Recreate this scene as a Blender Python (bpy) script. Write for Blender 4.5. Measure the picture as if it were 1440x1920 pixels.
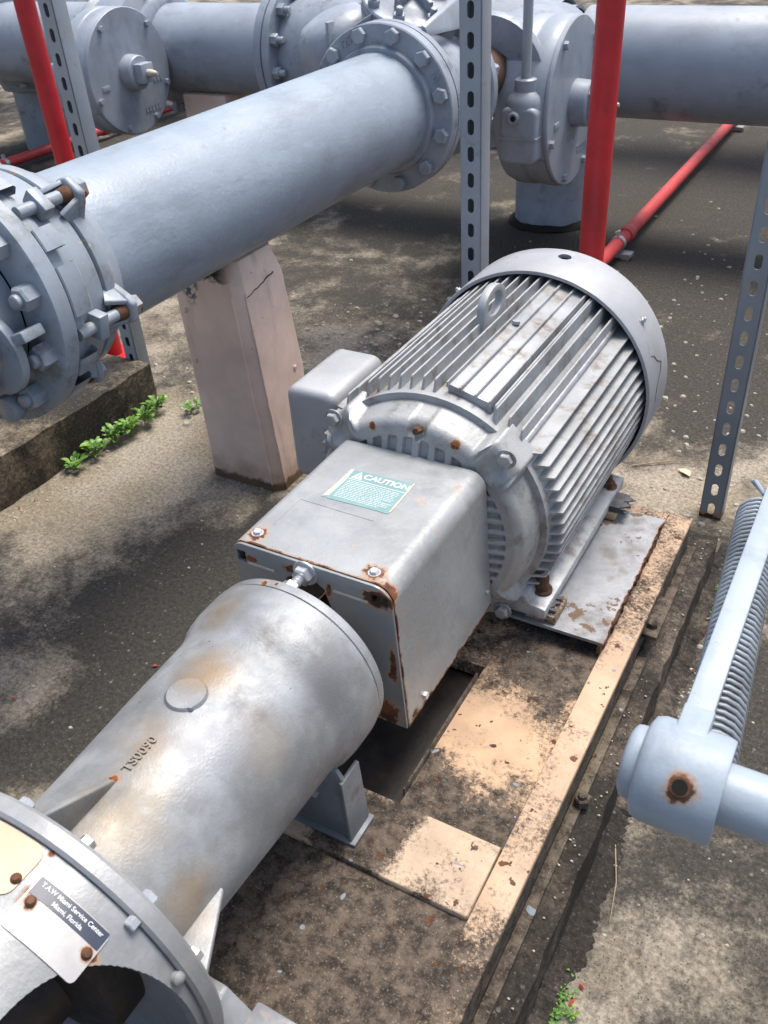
import bpy, bmesh, math, random
from mathutils import Vector, Matrix
random.seed(7)
R_ = math.radians
for o in list(bpy.data.objects): bpy.data.objects.remove(o, do_unlink=True)
S = bpy.context.scene
COL = S.collection

# ---------------------------------------------------------------- camera
cam_d = bpy.data.cameras.new('camera'); cam = bpy.data.objects.new('camera', cam_d); COL.objects.link(cam)
VX = Vector((0.8714, 0.4869, -0.0578)); VDN = Vector((0.2464, -0.5347, -0.8081)); 
VX.normalize(); VDN = (VDN - VDN.dot(VX)*VX).normalized(); VF = VX.cross(VDN)
cam.matrix_world = Matrix(((VX.x, -VDN.x, -VF.x, 0), (VX.y, -VDN.y, -VF.y, 0), (VX.z, -VDN.z, -VF.z, 1.2), (0, 0, 0, 1)))
cam_d.sensor_fit = 'HORIZONTAL'; cam_d.sensor_width = 36.0; cam_d.lens = 1684/1440*36
cam_d.clip_start = 0.02; cam_d.clip_end = 400
cam_d.dof.use_dof = True; cam_d.dof.focus_distance = 1.35; cam_d.dof.aperture_fstop = 20
S.camera = cam
# ---------------------------------------------------------------- light
SUN = Vector((0.10, 0.38, 1.0)).normalized()
w = bpy.data.worlds.new('World'); S.world = w; w.use_nodes = True
nt = w.node_tree; bg = nt.nodes['Background']
sky = nt.nodes.new('ShaderNodeTexSky'); sky.sky_type = 'NISHITA'; sky.sun_disc = False
sky.sun_elevation = math.asin(SUN.z); sky.sun_rotation = math.atan2(SUN.x, SUN.y)
sky.air_density = 1.0; sky.dust_density = 4.0; sky.ozone_density = 0.2
nt.links.new(sky.outputs[0], bg.inputs[0]); bg.inputs[1].default_value = 0.145
sd = bpy.data.lights.new('sun', 'SUN'); sd.energy = 2.5; sd.angle = R_(26); sd.color = (1, 0.96, 0.9)
so = bpy.data.objects.new('sun', sd); COL.objects.link(so); so.rotation_euler = SUN.to_track_quat('Z', 'Y').to_euler(); so.location = SUN*8
vs = S.view_settings; vs.view_transform = 'Standard'; vs.look = 'None'; vs.exposure = 0.74; vs.gamma = 1; vs.use_curve_mapping = False

# ---------------------------------------------------------------- node helpers
class NT:
    def __init__(s, name):
        s.m = bpy.data.materials.new(name); s.m.use_nodes = True; s.t = s.m.node_tree
        s.b = s.t.nodes['Principled BSDF']; s.pos = s.n('ShaderNodeNewGeometry').outputs['Position']
    def n(s, typ, **k):
        nd = s.t.nodes.new(typ)
        for a, v in k.items(): setattr(nd, a, v)
        return nd
    def put(s, sock, v):
        if isinstance(v, bpy.types.NodeSocket): s.t.links.new(v, sock)
        elif v is not None: sock.default_value = v
    def math(s, op, a, b=0.0, clamp=False):
        nd = s.n('ShaderNodeMath', operation=op, use_clamp=clamp); s.put(nd.inputs[0], a); s.put(nd.inputs[1], b); return nd.outputs[0]
    def noise(s, scale, detail=4, rough=.55, vec=None, dist=0.0):
        nd = s.n('ShaderNodeTexNoise'); s.put(nd.inputs['Vector'], vec or s.pos); nd.inputs['Scale'].default_value = scale
        nd.inputs['Detail'].default_value = detail; nd.inputs['Roughness'].default_value = rough; nd.inputs['Distortion'].default_value = dist
        return nd.outputs[0]
    def voro(s, scale, out='Distance', vec=None, rnd=1.0):
        nd = s.n('ShaderNodeTexVoronoi'); s.put(nd.inputs['Vector'], vec or s.pos); nd.inputs['Scale'].default_value = scale
        nd.inputs['Randomness'].default_value = rnd; return nd.outputs[out]
    def map(s, v, a, b, c=0.0, d=1.0):
        nd = s.n('ShaderNodeMapRange', interpolation_type='SMOOTHSTEP'); s.put(nd.inputs[0], v)
        for i, x in enumerate((a, b, c, d)): nd.inputs[i+1].default_value = x
        return nd.outputs[0]
    def mix(s, f, a, b):
        nd = s.n('ShaderNodeMix', data_type='RGBA'); s.put(nd.inputs[0], f)
        for sk, v in ((nd.inputs[6], a), (nd.inputs[7], b)):
            s.put(sk, v if isinstance(v, bpy.types.NodeSocket) else (*v[:3], 1))
        return nd.outputs[2]
    def scalecol(s, c, f):
        nd = s.n('ShaderNodeVectorMath', operation='SCALE'); s.put(nd.inputs[0], c if isinstance(c, bpy.types.NodeSocket) else c[:3]); s.put(nd.inputs[3], f); return nd.outputs[0]
    def off(s, v, sc=(1, 1, 1), vec=None):
        nd = s.n('ShaderNodeMapping'); s.put(nd.inputs[0], vec or s.pos); nd.inputs[1].default_value = v; nd.inputs[3].default_value = sc; return nd.outputs[0]
    def dist(s, p, sc=None):
        vec = s.pos
        if sc:
            a = s.n('ShaderNodeVectorMath', operation='SUBTRACT'); s.put(a.inputs[0], vec); a.inputs[1].default_value = p
            b = s.n('ShaderNodeVectorMath', operation='MULTIPLY'); s.put(b.inputs[0], a.outputs[0]); b.inputs[1].default_value = sc
            c = s.n('ShaderNodeVectorMath', operation='LENGTH'); s.put(c.inputs[0], b.outputs[0]); return c.outputs['Value']
        nd = s.n('ShaderNodeVectorMath', operation='DISTANCE'); s.put(nd.inputs[0], vec); nd.inputs[1].default_value = p; return nd.outputs['Value']
    def axis(s, i):
        nd = s.n('ShaderNodeSeparateXYZ'); s.put(nd.inputs[0], s.pos); return nd.outputs[i]
    def bump(s, h, strength=.3, dist=.002, prev=None):
        nd = s.n('ShaderNodeBump'); nd.inputs['Strength'].default_value = strength; nd.inputs['Distance'].default_value = dist
        s.put(nd.inputs['Height'], h)
        if prev: s.put(nd.inputs['Normal'], prev)
        return nd.outputs[0]
    def fin(s, col, rough=.5, metal=0.0, normal=None, spec=.5):
        s.put(s.b.inputs['Base Color'], col if isinstance(col, bpy.types.NodeSocket) else (*col[:3], 1))
        s.put(s.b.inputs['Roughness'], rough); s.put(s.b.inputs['Metallic'], metal); s.b.inputs['Specular IOR Level'].default_value = spec
        if normal: s.put(s.b.inputs['Normal'], normal)
        return s.m

RUST = (.17, .060, .020); RUST2 = (.36, .17, .055); DARKRUST = (.055, .022, .012)
def paint(name, base, rough=.45, metal=0.0, var=.15, vscale=6, grime=None, chips=None, spots=(), bands=(), bump=.12, bscale=90, spec=.5, soft=(), scuff=None):
    t = NT(name)
    f = t.map(t.noise(vscale, 5, .6), .3, .72, 1-var, 1+var)
    col = t.scalecol(base, f); rg = t.map(t.noise(vscale*3, 4, .6), .3, .7, max(rough-.09, .05), rough+.1); mt = metal
    if scuff:
        sn = t.noise(9, 6, .7, t.off((1, 2, 3), scuff)); col = t.mix(t.math('MULTIPLY', t.map(sn, .49, .66), .5), col, tuple(c*.62 for c in base)); sl = t.noise(26, 5, .65, t.off((4, 1, 2), scuff)); col = t.mix(t.math('MULTIPLY', t.map(sl, .56, .72), .25), col, tuple(min(1, c*1.45) for c in base))
        fs = t.map(t.noise(160, 3, .6), .70, .74); col = t.mix(t.math('MULTIPLY', fs, t.map(t.noise(5, 3), .45, .6)), col, (.05, .05, .05))
    for (p, r, c, a) in soft:                                   # broad soft tints (paint weathering)
        m = t.math('MULTIPLY', t.map(t.dist(p), r, r*.1, 0, 1), t.map(t.noise(28, 5, .6), .24, .54, 0, a)); col = t.mix(m, col, c)
    if grime:
        c, amt, sc = grime
        g = t.map(t.noise(sc, 7, .68), .62-amt*.3, .80-amt*.2); col = t.mix(t.math('MULTIPLY', g, .75), col, c); rg = t.math('ADD', rg, t.math('MULTIPLY', g, .25))
    if chips:
        c, amt, sc = chips
        g = t.map(t.noise(sc, 5, .6), .78-amt, .80-amt); col = t.mix(g, col, c); rg = t.math('ADD', rg, t.math('MULTIPLY', g, .3)); 
        if metal: mt = t.math('MULTIPLY', t.math('SUBTRACT', 1.0, g), metal)
    if spots or bands:
        ns = t.noise(130, 4, .6); nb = t.noise(34, 4, .6); mask = None
        for it in spots:
            p, r = it[0], it[1]
            m = t.math('ADD', t.map(t.dist(p, it[2] if len(it) > 2 else None), r, 0.0, -.25, .85), t.math('ADD', t.math('MULTIPLY', t.math('SUBTRACT', ns, .5), 1.1), t.math('MULTIPLY', t.math('SUBTRACT', nb, .5), 1.0)))
            mask = m if mask is None else t.math('MAXIMUM', mask, m)
        for ax, v, hw in bands:
            d = t.math('ABSOLUTE', t.math('SUBTRACT', t.axis(ax), v))
            m = t.math('ADD', t.map(d, hw, 0.0, -.25, .55), t.math('MULTIPLY', t.math('SUBTRACT', nb, .5), 2.1))
            mask = m if mask is None else t.math('MAXIMUM', mask, m)
            mask = t.math('MULTIPLY', mask, 1.0)
        halo = t.map(mask, .0, .42); core = t.map(mask, .34, .52)
        col = t.mix(t.math('MULTIPLY', halo, .62), col, RUST2); col = t.mix(core, col, t.mix(t.map(nb, .42, .58), RUST, DARKRUST))
        rg = t.math('ADD', rg, t.math('MULTIPLY', halo, .35)); 
        mt = t.math('MULTIPLY', t.math('SUBTRACT', 1.0, halo), mt) if not (isinstance(mt, float) and mt == 0) else 0.0
    h = t.math('ADD', t.noise(bscale*1.6, 4, .65), t.math('MULTIPLY', t.noise(bscale*.2, 3), .6))
    return t.fin(col, rg, mt, t.bump(h, bump, .0025), spec)

M = {}
BG = (.26, .31, .365)
M['pipe'] = paint('blue_grey_pipe_paint', BG, .38, 0, .10, 5, grime=((.12, .12, .12), .12, 9), bump=.34, bscale=80, scuff=(1.4, .45, 1.4))
M['pipe2'] = paint('blue_grey_valve_paint', (.27, .305, .35), .40, 0, .14, 7, grime=((.08, .08, .075), .26, 12), bump=.2, bscale=90, scuff=(1, 1, .6))
M['header'] = paint('header_pipe_paint', (.28, .315, .36), .38, 0, .12, 4, grime=((.06, .065, .07), .20, 5), bump=.12, bscale=60, scuff=(.5, 1, .8))
P = (-1.237, .68)
def pp(y, r, a): return (P[0]+r*math.cos(R_(a)), y, P[1]+r*math.sin(R_(a)))
M['coupling'] = paint('coupling_paint', (.26, .30, .345), .43, 0, .12, 7, grime=((.11, .105, .09), .42, 13), chips=((.36, .32, .28), .15, 48), bump=.14,
    spots=[(pp(.985, .185, 43), .03), (pp(.985, .185, -12), .034), (pp(.99, .15, -18), .035)])
M['gearbox'] = paint('gear_operator_paint', (.275, .31, .355), .42, 0, .10, 6, bump=.1, scuff=(1, 1, .7), grime=((.30, .21, .11), .10, 9))
M['silver'] = paint('aluminium_paint', (.38, .39, .405), .50, .2, .12, 8, grime=((.16, .14, .12), .18, 16), bump=.2, bscale=110)
M['fin'] = paint('motor_fin_paint', (.37, .385, .395), .46, .25, .16, 9, grime=((.17, .13, .10), .48, 24), bump=.14, bscale=120)
C0 = (-.549, .364)
def mp(y, r, a): return (C0[0]+r*math.cos(R_(a)), y, C0[1]+r*math.sin(R_(a)))
M['bell'] = paint('end_bell_paint', (.335, .345, .345), .48, .2, .14, 10, grime=((.16, .145, .12), .42, 26), bump=.3, bscale=120,
    spots=[(mp(.985, .165, 87), .022), (mp(.985, .172, 66), .016), (mp(.985, .17, 113), .014), ((-.70, 1.0, .545), .028), ((-.415, 1.0, .54), .022)])
M['bracket'] = paint('bracket_paint', (.255, .27, .282), .47, .22, .34, 9, bump=.2, bscale=210, grime=((.15, .135, .115), .30, 12), scuff=(1, 1, 1),
    soft=[((-.555, .50, .482), .055, (.26, .175, .09), .8), ((-.548, .40, .478), .06, (.25, .18, .10), .6), ((-.60, .585, .475), .05, (.20, .15, .095), .7), ((-.52, .32, .47), .08, (.22, .175, .11), .7),
          ((-.46, .47, .44), .06, (.23, .19, .13), .5), ((-.47, .60, .46), .05, (.16, .16, .16), .8), ((-.50, .43, .47), .07, (.24, .25, .27), .9), ((-.45, .57, .43), .05, (.15, .15, .155), .8),
          ((-.43, .31, .40), .05, (.36, .22, .08), .6)], spots=[((-.578, .645, .492), .012), ((-.56, .648, .494), .007), ((-.549, .345, .479), .012)])
M['adapter'] = paint('adapter_paint', (.265, .275, .282), .46, .2, .16, 10, scuff=(1, 1, 1), bump=.16, bscale=120, grime=((.22, .19, .15), .10, 14),
    spots=[(mp(.198, .175, 69), .02), (mp(.195, .175, 48), .018), (mp(.235, .174, 74), .006)])
M['guard'] = paint('guard_paint', (.30, .315, .32), .42, .25, .10, 8, bump=.22, bscale=95, scuff=(1, 1, 1),
    spots=[((-.644, .725, .49), .028), ((-.463, .72, .49), .030), ((-.437, .703, .476), .034), ((-.655, .703, .485), .012), ((-.43, .705, .40), .006), ((-.427, .72, .25), .03)], bands=[(1, .7045, .0045), (2, .246, .013)])
M['guardfront'] = paint('guard_front_paint', (.25, .265, .27), .42, .25, .1, 9, bump=.2, bscale=90, grime=((.2, .17, .12), .12, 20),
    spots=[((-.447, .70, .466), .040, (.8, .1, 1.3)), ((-.64, .70, .466), .02, (1, .1, 1.3)), ((-.57, .70, .472), .034, (1, .1, 2.2)), ((-.52, .70, .455), .02, (2, .1, .8)), ((-.436, .70, .34), .012), ((-.45, .70, .27), .05), ((-.49, .70, .262), .055), ((-.432, .70, .36), .02, (2, .1, .3))])
M['base'] = None
def base_mat(name, dirt, tan=(.62, .42, .25), blobs=()):
    t = NT(name)
    tanv = t.scalecol(tan, t.map(t.noise(14, 4, .6), .3, .7, .82, 1.12))
    grain = t.noise(170, 6, .8); mould = t.math('ADD', t.math('ADD', t.math('MULTIPLY', t.noise(5.5, 5, .6), 1.5), t.math('MULTIPLY', t.noise(26, 6, .7), .8)), t.math('MULTIPLY', t.math('SUBTRACT', grain, .5), 1.5))
    for (p, r, a) in blobs: mould = t.math('ADD', mould, t.math('MULTIPLY', t.map(t.dist(p), r, r*.2), a))
    mould = t.map(mould, 1.50-dirt*.75, 1.90-dirt*.75)  # for the web and pump-side floor this mask also carries shade
    col = t.mix(mould, tanv, t.mix(t.map(t.noise(45, 7, .75), .36, .66), (.022, .018, .015), (.13, .10, .076)))
    spk = t.map(t.noise(330, 4, .7), .56, .70); col = t.mix(t.math('MULTIPLY', t.math('MULTIPLY', spk, mould), .6), col, (.30, .27, .22))
    chip = t.map(t.noise(46, 4, .55), .655, .675); col = t.mix(chip, col, t.mix(t.map(t.noise(90), .4, .6), (.12, .045, .02), (.028, .02, .016)))
    grey = t.map(t.noise(38, 2, .4, t.off((3, 7, 1))), .735, .745); col = t.mix(grey, col, (.2, .23, .26))
    nrm = t.bump(t.math('ADD', t.noise(150, 5, .7), t.math('MULTIPLY', chip, -1.2)), .35, .003)
    return t.fin(col, t.map(mould, 0, 1, .6, .92), 0, nrm, .3)
M['base_rail'] = base_mat('tan_rail_paint', .42, (.46, .325, .22), [((-.23, 1.30, .16), .30, .22), ((-.24, .72, .16), .14, .2), ((-.235, .50, .16), .10, .3), ((-.25, .36, .16), .16, .55)]); M['base_floor'] = base_mat('tan_floor_paint', .82, (.46, .31, .195), [((-.30, 1.02, .155), .13, .6), ((-.42, .66, .155), .12, .7), ((-.27, .63, .155), .10, .5), ((-.34, .80, .155), .13, -.35)]); M['base_floor2'] = base_mat('dirty_shaded_floor_paint', 1.32, (.26, .185, .13), [((-.36, .46, .155), .1, -.25), ((-.45, .53, .155), .14, .6), ((-.28, .4, .155), .1, .2)]); M['base_plate'] = base_mat('tan_plate_paint', .50, (.46, .345, .245), [((-.43, .58, .16), .09, .9), ((-.38, .64, .16), .05, .4)]); M['base_web'] = base_mat('shaded_web_paint', 1.05, (.13, .105, .07))  # blobs darken the plate by the pump and the rail's far end
M['riser'] = paint('riser_paint', (.30, .315, .34), .40, .4, .12, 8, grime=((.13, .12, .105), .62, 13), chips=((.14, .09, .06), .175, 24), bump=.12, bands=[(0, -.247, .007)])
M['black'] = NT('plain_black').fin((.016, .014, .012), .85, 0, None, .25)
M['pan'] = paint('shaded_pan', (.02, .016, .013), .6, 0, .4, 14, grime=((.12, .06, .035), .4, 9), bump=.3)  # near-black base colour carries the shade under the guard
M['red'] = paint('red_paint', (.44, .016, .022), .42, 0, .26, 7, grime=((.22, .03, .03), .12, 20), bump=.06)
M['redpipe'] = paint('faded_red_paint', (.46, .045, .048), .5, 0, .18, 6, grime=((.30, .10, .09), .16, 14), bump=.06)
M['strut'] = paint('grey_strut_paint', (.32, .35, .38), .44, .1, .08, 6, grime=((.20, .18, .14), .10, 26), bump=.08, bands=[(2, .0, .05)])
M['strutd'] = paint('strut_paint_darker', (.23, .255, .28), .46, .1, .10, 6, grime=((.24, .21, .17), .14, 26), bump=.08, bands=[(2, .0, .03)])  # darker copy of the strut paint, for right post and clamps
M['zinc'] = paint('zinc_bolt', (.55, .56, .57), .36, .7, .12, 40, grime=((.3, .24, .16), .10, 60), bump=.1, bscale=200)
M['rust'] = paint('rusty_iron', (.10, .045, .022), .85, 0, .4, 40, bump=.5, bscale=160)
M['rustpipe'] = paint('orange_primer', (.10, .055, .035), .8, 0, .3, 14, grime=((.08, .04, .025), .3, 20), bump=.3)
M['lever'] = paint('pale_blue_paint', (.29, .345, .40), .45, 0, .05, 6, bump=.14, scuff=(1, 1, 1), spots=[((-.0413, .456, .634), .023)])
M['spring'] = paint('spring_paint', (.28, .31, .335), .45, .3, .3, 14, grime=((.10, .06, .03), .25, 30), bump=.1)
M['sticker'] = paint('teal_sticker', (.165, .285, .285), .5, 0, .10, 40, bump=.05)
M['stickeredge'] = paint('faded_sticker_edge', (.50, .45, .36), .55, 0, .12, 50, bump=.05)
M['white'] = NT('sticker_white').fin((.60, .64, .64), .5)
M['nameplate'] = paint('bare_nameplate', (.42, .41, .40), .42, .2, .08, 30, bump=.04, spots=[(mp(.196, .175, 69), .014), (mp(.194, .175, 48.5), .012)])
M['tanplate'] = paint('weathered_plate', (.52, .385, .265), .5, 0.0, .12, 20, grime=((.3, .2, .12), .12, 30), bump=.08)
M['navy'] = NT('navy_label').fin((.035, .045, .07), .4)
M['shim'] = paint('shim_steel', (.13, .135, .15), .4, .6, .2, 30, grime=((.12, .06, .03), .15, 40), bump=.1)
M['foot'] = paint('dark_foot_paint', (.17, .185, .20), .5, .1, .2, 12, grime=((.10, .07, .05), .4, 20), bump=.15)
M['rubber'] = NT('black_rubber').fin((.015, .015, .015), .5)

def pier_mat():
    t = NT('pink_pier_paint')
    col = t.scalecol((.76, .575, .47), t.map(t.noise(7, 5, .6), .3, .7, .86, 1.1))
    streak = t.map(t.noise(7, 5, .65, t.off((0, 0, 0), (1.6, 1.6, .25))), .56, .74); col = t.mix(t.math('MULTIPLY', streak, .5), col, (.27, .19, .15))
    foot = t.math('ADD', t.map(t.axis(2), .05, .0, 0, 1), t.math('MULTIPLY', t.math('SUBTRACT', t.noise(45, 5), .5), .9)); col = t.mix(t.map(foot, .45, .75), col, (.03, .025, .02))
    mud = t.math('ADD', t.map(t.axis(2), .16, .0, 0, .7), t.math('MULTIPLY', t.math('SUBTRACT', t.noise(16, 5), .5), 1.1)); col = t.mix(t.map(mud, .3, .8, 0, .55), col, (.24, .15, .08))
    top = t.math('ADD', t.map(t.axis(2), .475, .52, 0, .75), t.math('MULTIPLY', t.math('SUBTRACT', t.noise(26, 6, .7, t.off((2, 1, 4))), .5), 1.3))
    col = t.mix(t.math('MULTIPLY', t.map(top, .52, .70), t.map(t.axis(0), -1.18, -1.23)), col, (.035, .03, .028))
    drip = t.map(t.dist((-1.30, 1.385, .49), (1, .3, .55)), .03, .012); col = t.mix(t.math('MULTIPLY', drip, t.map(t.noise(60), .42, .5)), col, (.09, .11, .14))
    pock = t.map(t.voro(24), .055, .03); col = t.mix(t.math('MULTIPLY', pock, t.map(t.noise(11), .5, .6)), col, (.13, .08, .05))
    splash = t.map(t.noise(55, 3, .5), .64, .66); col = t.mix(t.math('MULTIPLY', splash, t.map(t.axis(2), .49, .54)), col, (.2, .25, .31))
    return t.fin(col, .72, 0, t.bump(t.math('ADD', t.noise(38, 5, .6), t.math('MULTIPLY', pock, -1.0)), .28, .004), .3)
M['pier'] = pier_mat()

def concrete(name, light, dark, blobs=(), bias=0.0, lightblobs=()):
    t = NT(name)
    big = t.noise(2.6, 6, .62, None, .6); mid = t.noise(8, 8, .70, None, .4); fine = t.noise(48, 8, .78)
    g = t.math('ADD', t.math('ADD', t.math('MULTIPLY', big, 1.15), t.math('MULTIPLY', mid, .85)), t.math('MULTIPLY', fine, .45))
    g = t.math('ADD', g, -1.225+bias)
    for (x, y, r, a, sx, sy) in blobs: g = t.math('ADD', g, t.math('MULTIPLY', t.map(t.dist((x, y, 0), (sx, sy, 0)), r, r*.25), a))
    gr2 = t.noise(150, 6, .8); g = t.math('ADD', g, t.math('MULTIPLY', t.math('SUBTRACT', gr2, .5), .5)); mold_shade = t.map(g, -.16, .22)
    lc = t.mix(t.map(t.noise(4, 5, .6), .35, .65), light, tuple(c*f for c, f in zip(light, (.72, .70, .64))))
    col = t.mix(mold_shade, lc, dark)
    sp = t.voro(170); spc = t.voro(170, 'Color')
    sepc = t.n('ShaderNodeSeparateColor'); t.put(sepc.inputs[0], spc)
    pick = t.math('GREATER_THAN', sepc.outputs[0], .62); spk = t.math('MULTIPLY', t.map(sp, .30, .16), pick)
    col = t.mix(t.math('MULTIPLY', spk, t.map(t.noise(3, 4), .35, .65, .06, .4)), col, t.mix(sepc.outputs[1], (.12, .11, .095), (.32, .30, .265)))
    grain = t.noise(110, 6, .8); col = t.scalecol(col, t.map(grain, .36, .64, .62, 1.38))
    s3 = t.voro(75, vec=t.off((1, 8, 3))); c3 = t.n('ShaderNodeSeparateColor'); t.put(c3.inputs[0], t.voro(75, 'Color', vec=t.off((1, 8, 3)))); k3 = t.math('MULTIPLY', t.map(s3, .26, .14), t.math('GREATER_THAN', c3.outputs[0], .74)); col = t.mix(t.math('MULTIPLY', k3, t.map(t.noise(2.2, 4), .38, .62, .05, .5)), col, t.mix(c3.outputs[1], (.10, .09, .08), (.34, .32, .285)))
    dk = t.math('MULTIPLY', t.map(t.voro(120, vec=t.off((5, 3, 2))), .22, .10), .7); col = t.mix(dk, col, (.02, .018, .016))
    sp2 = t.map(t.noise(230, 3, .6), .60, .72); col = t.mix(t.math('MULTIPLY', sp2, .2), col, (.42, .39, .33))
    h = t.math('ADD', t.math('ADD', t.math('MULTIPLY', fine, 1.0), t.math('MULTIPLY', t.noise(22, 5), 1.2)), t.math('MULTIPLY', spk, .35))
    return t.fin(col, .9, 0, t.bump(h, .55, .006), .25)
M['ground'] = concrete('stained_shaded_concrete', (.285, .25, .198), (.046, .042, .036), bias=.07,  # blobs: mould stains plus shade and sunlit patches put into the colour
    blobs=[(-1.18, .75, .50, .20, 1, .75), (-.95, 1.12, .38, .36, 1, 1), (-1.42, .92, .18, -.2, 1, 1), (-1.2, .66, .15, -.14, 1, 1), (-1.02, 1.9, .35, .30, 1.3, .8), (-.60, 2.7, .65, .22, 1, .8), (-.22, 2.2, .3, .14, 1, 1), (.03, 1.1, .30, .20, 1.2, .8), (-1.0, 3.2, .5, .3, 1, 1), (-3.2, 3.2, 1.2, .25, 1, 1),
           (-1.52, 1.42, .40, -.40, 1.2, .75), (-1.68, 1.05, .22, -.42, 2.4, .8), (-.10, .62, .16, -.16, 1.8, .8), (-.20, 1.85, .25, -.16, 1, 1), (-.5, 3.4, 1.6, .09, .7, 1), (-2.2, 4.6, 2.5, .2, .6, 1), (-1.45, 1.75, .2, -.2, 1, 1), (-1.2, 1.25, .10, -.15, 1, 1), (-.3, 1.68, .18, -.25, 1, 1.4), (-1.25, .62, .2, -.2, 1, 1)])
M['plinth'] = concrete('mouldy_plinth_concrete', (.15, .12, .095), (.028, .024, .020), bias=.16)
M['plinth2'] = concrete('mouldy_left_plinth', (.26, .215, .155), (.034, .030, .025), bias=.06)
M['pebble'] = NT('pebble'); _t = M['pebble']; M['pebble'] = _t.fin(_t.mix(_t.noise(30), (.22, .19, .145), (.50, .46, .39)), .85)
M['petal'] = NT('petal'); _t = M['petal']; M['petal'] = _t.fin(_t.mix(_t.noise(40), (.42, .03, .04), (.50, .12, .08)), .6)
M['twig'] = NT('dry_twig').fin((.30, .22, .14), .85)
M['deadleaf'] = NT('dead_leaf').fin((.50, .42, .30), .8)
def leaf_mat():
    t = NT('weed_leaf'); c = t.mix(t.map(t.noise(35, 3), .35, .65), (.05, .15, .02), (.17, .32, .05)); t.b.inputs['Subsurface Weight'].default_value = 0.0
    return t.fin(c, .45, 0, t.bump(t.noise(120), .2, .001))
M['leaf'] = leaf_mat()
M['moss'] = NT('moss_green').fin((.10, .24, .035), .7)

# ---------------------------------------------------------------- mesh builder
def frame(ax):
    z = Vector(ax).normalized(); a = Vector((0, 0, 1)) if abs(z.z) < .9 else Vector((0, 1, 0))
    x = a.cross(z).normalized(); return x, z.cross(x), z
class MB:
    def __init__(s): s.v = []; s.f = []
    def add(s, vs_, fs_):
        k = len(s.v); s.v += [Vector(v) for v in vs_]; s.f += [tuple(i+k for i in f) for f in fs_]; return s
    def box(s, x0, x1, y0, y1, z0, z1):
        return s.add([(x, y, z) for z in (z0, z1) for y in (y0, y1) for x in (x0, x1)], [(0, 2, 3, 1), (4, 5, 7, 6), (0, 1, 5, 4), (2, 6, 7, 3), (0, 4, 6, 2), (1, 3, 7, 5)])
    def obox(s, c, ax, ay, az):                                     # oriented box from centre and half axes
        c, ax, ay, az = map(Vector, (c, ax, ay, az))
        return s.add([c+ax*i+ay*j+az*k for k in (-1, 1) for j in (-1, 1) for i in (-1, 1)], [(0, 2, 3, 1), (4, 5, 7, 6), (0, 1, 5, 4), (2, 6, 7, 3), (0, 4, 6, 2), (1, 3, 7, 5)])
    def lathe(s, prof, o, ax, n=48, closed=False, a0=0, a1=360):    # prof: (radius, offset along axis)
        X, Y, Z = frame(ax); o = Vector(o); vs_ = []; m = len(prof); full = abs(a1-a0) >= 359.9
        k = n if full else n+1
        for i in range(k):
            a = R_(a0+(a1-a0)*i/n); d = X*math.cos(a)+Y*math.sin(a)
            vs_ += [o+d*r+Z*t for r, t in prof]
        fs_ = []; mm = m if closed else m-1
        for i in range(n):
            j = (i+1) % k
            for q in range(mm):
                p = (q+1) % m; fs_.append((i*m+q, j*m+q, j*m+p, i*m+p))
        return s.add(vs_, fs_)
    def cyl(s, p0, p1, r0, r1=None, n=32):
        p0, p1 = Vector(p0), Vector(p1); r1 = r0 if r1 is None else r1; L = (p1-p0).length
        return s.lathe([(0, 0), (r0, 0), (r1, L), (0, L)], p0, p1-p0, n)
    def prism(s, poly, axis, t0, t1):                               # poly in the two other axes, extruded along axis (0/1/2)
        def P3(u, v, t): return {0: (t, u, v), 1: (u, t, v), 2: (u, v, t)}[axis]
        n = len(poly); vs_ = [P3(u, v, t0) for u, v in poly]+[P3(u, v, t1) for u, v in poly]
        return s.add(vs_, [tuple(range(n)), tuple(range(2*n-1, n-1, -1))]+[(i, i+n, (i+1) % n+n, (i+1) % n) for i in range(n)])
    def tube(s, pts, r, n=10, cap=True):
        pts = [Vector(p) for p in pts]; k = len(s.v); prev = None
        for i, p in enumerate(pts):
            d = (pts[min(i+1, len(pts)-1)]-pts[max(i-1, 0)]).normalized()
            X, Y, Z = frame(d)
            if prev is not None:
                X = (prev-d*prev.dot(d)).normalized(); Y = d.cross(X)
            prev = X; rr = r(i/(len(pts)-1)) if callable(r) else r
            for j in range(n):
                a = 2*math.pi*j/n; s.v.append(p+X*math.cos(a)*rr+Y*math.sin(a)*rr)
        for i in range(len(pts)-1):
            for j in range(n): s.f.append((k+i*n+j, k+i*n+(j+1) % n, k+(i+1)*n+(j+1) % n, k+(i+1)*n+j))
        if cap: s.f += [tuple(k+j for j in range(n-1, -1, -1)), tuple(k+(len(pts)-1)*n+j for j in range(n))]
        return s
    def mesh(s, name, bevel=0.0, seg=2, smooth=38, merge=True, jit=0.0):
        me = bpy.data.meshes.new(name); me.from_pydata([tuple(v) for v in s.v], [], s.f); bm = bmesh.new(); bm.from_mesh(me)
        if merge: bmesh.ops.remove_doubles(bm, verts=bm.verts, dist=1e-5)
        bmesh.ops.recalc_face_normals(bm, faces=bm.faces)
        if bevel:
            es = [e for e in bm.edges if len(e.link_faces) == 2 and e.calc_face_angle(0) > R_(28)]
            bmesh.ops.bevel(bm, geom=es, offset=bevel, segments=seg, profile=.5, affect='EDGES', clamp_overlap=True)
        if jit:
            for v in bm.verts: v.co += Vector((random.uniform(-jit, jit), random.uniform(-jit, jit), random.uniform(-jit, jit)))
        bm.to_mesh(me); bm.free()
        for p in me.polygons: p.use_smooth = True
        me.set_sharp_from_angle(angle=R_(smooth)); return me
    def build(s, name, mat, parent=None, **k): return link(name, s.mesh(name, **k), mat, parent)

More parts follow.
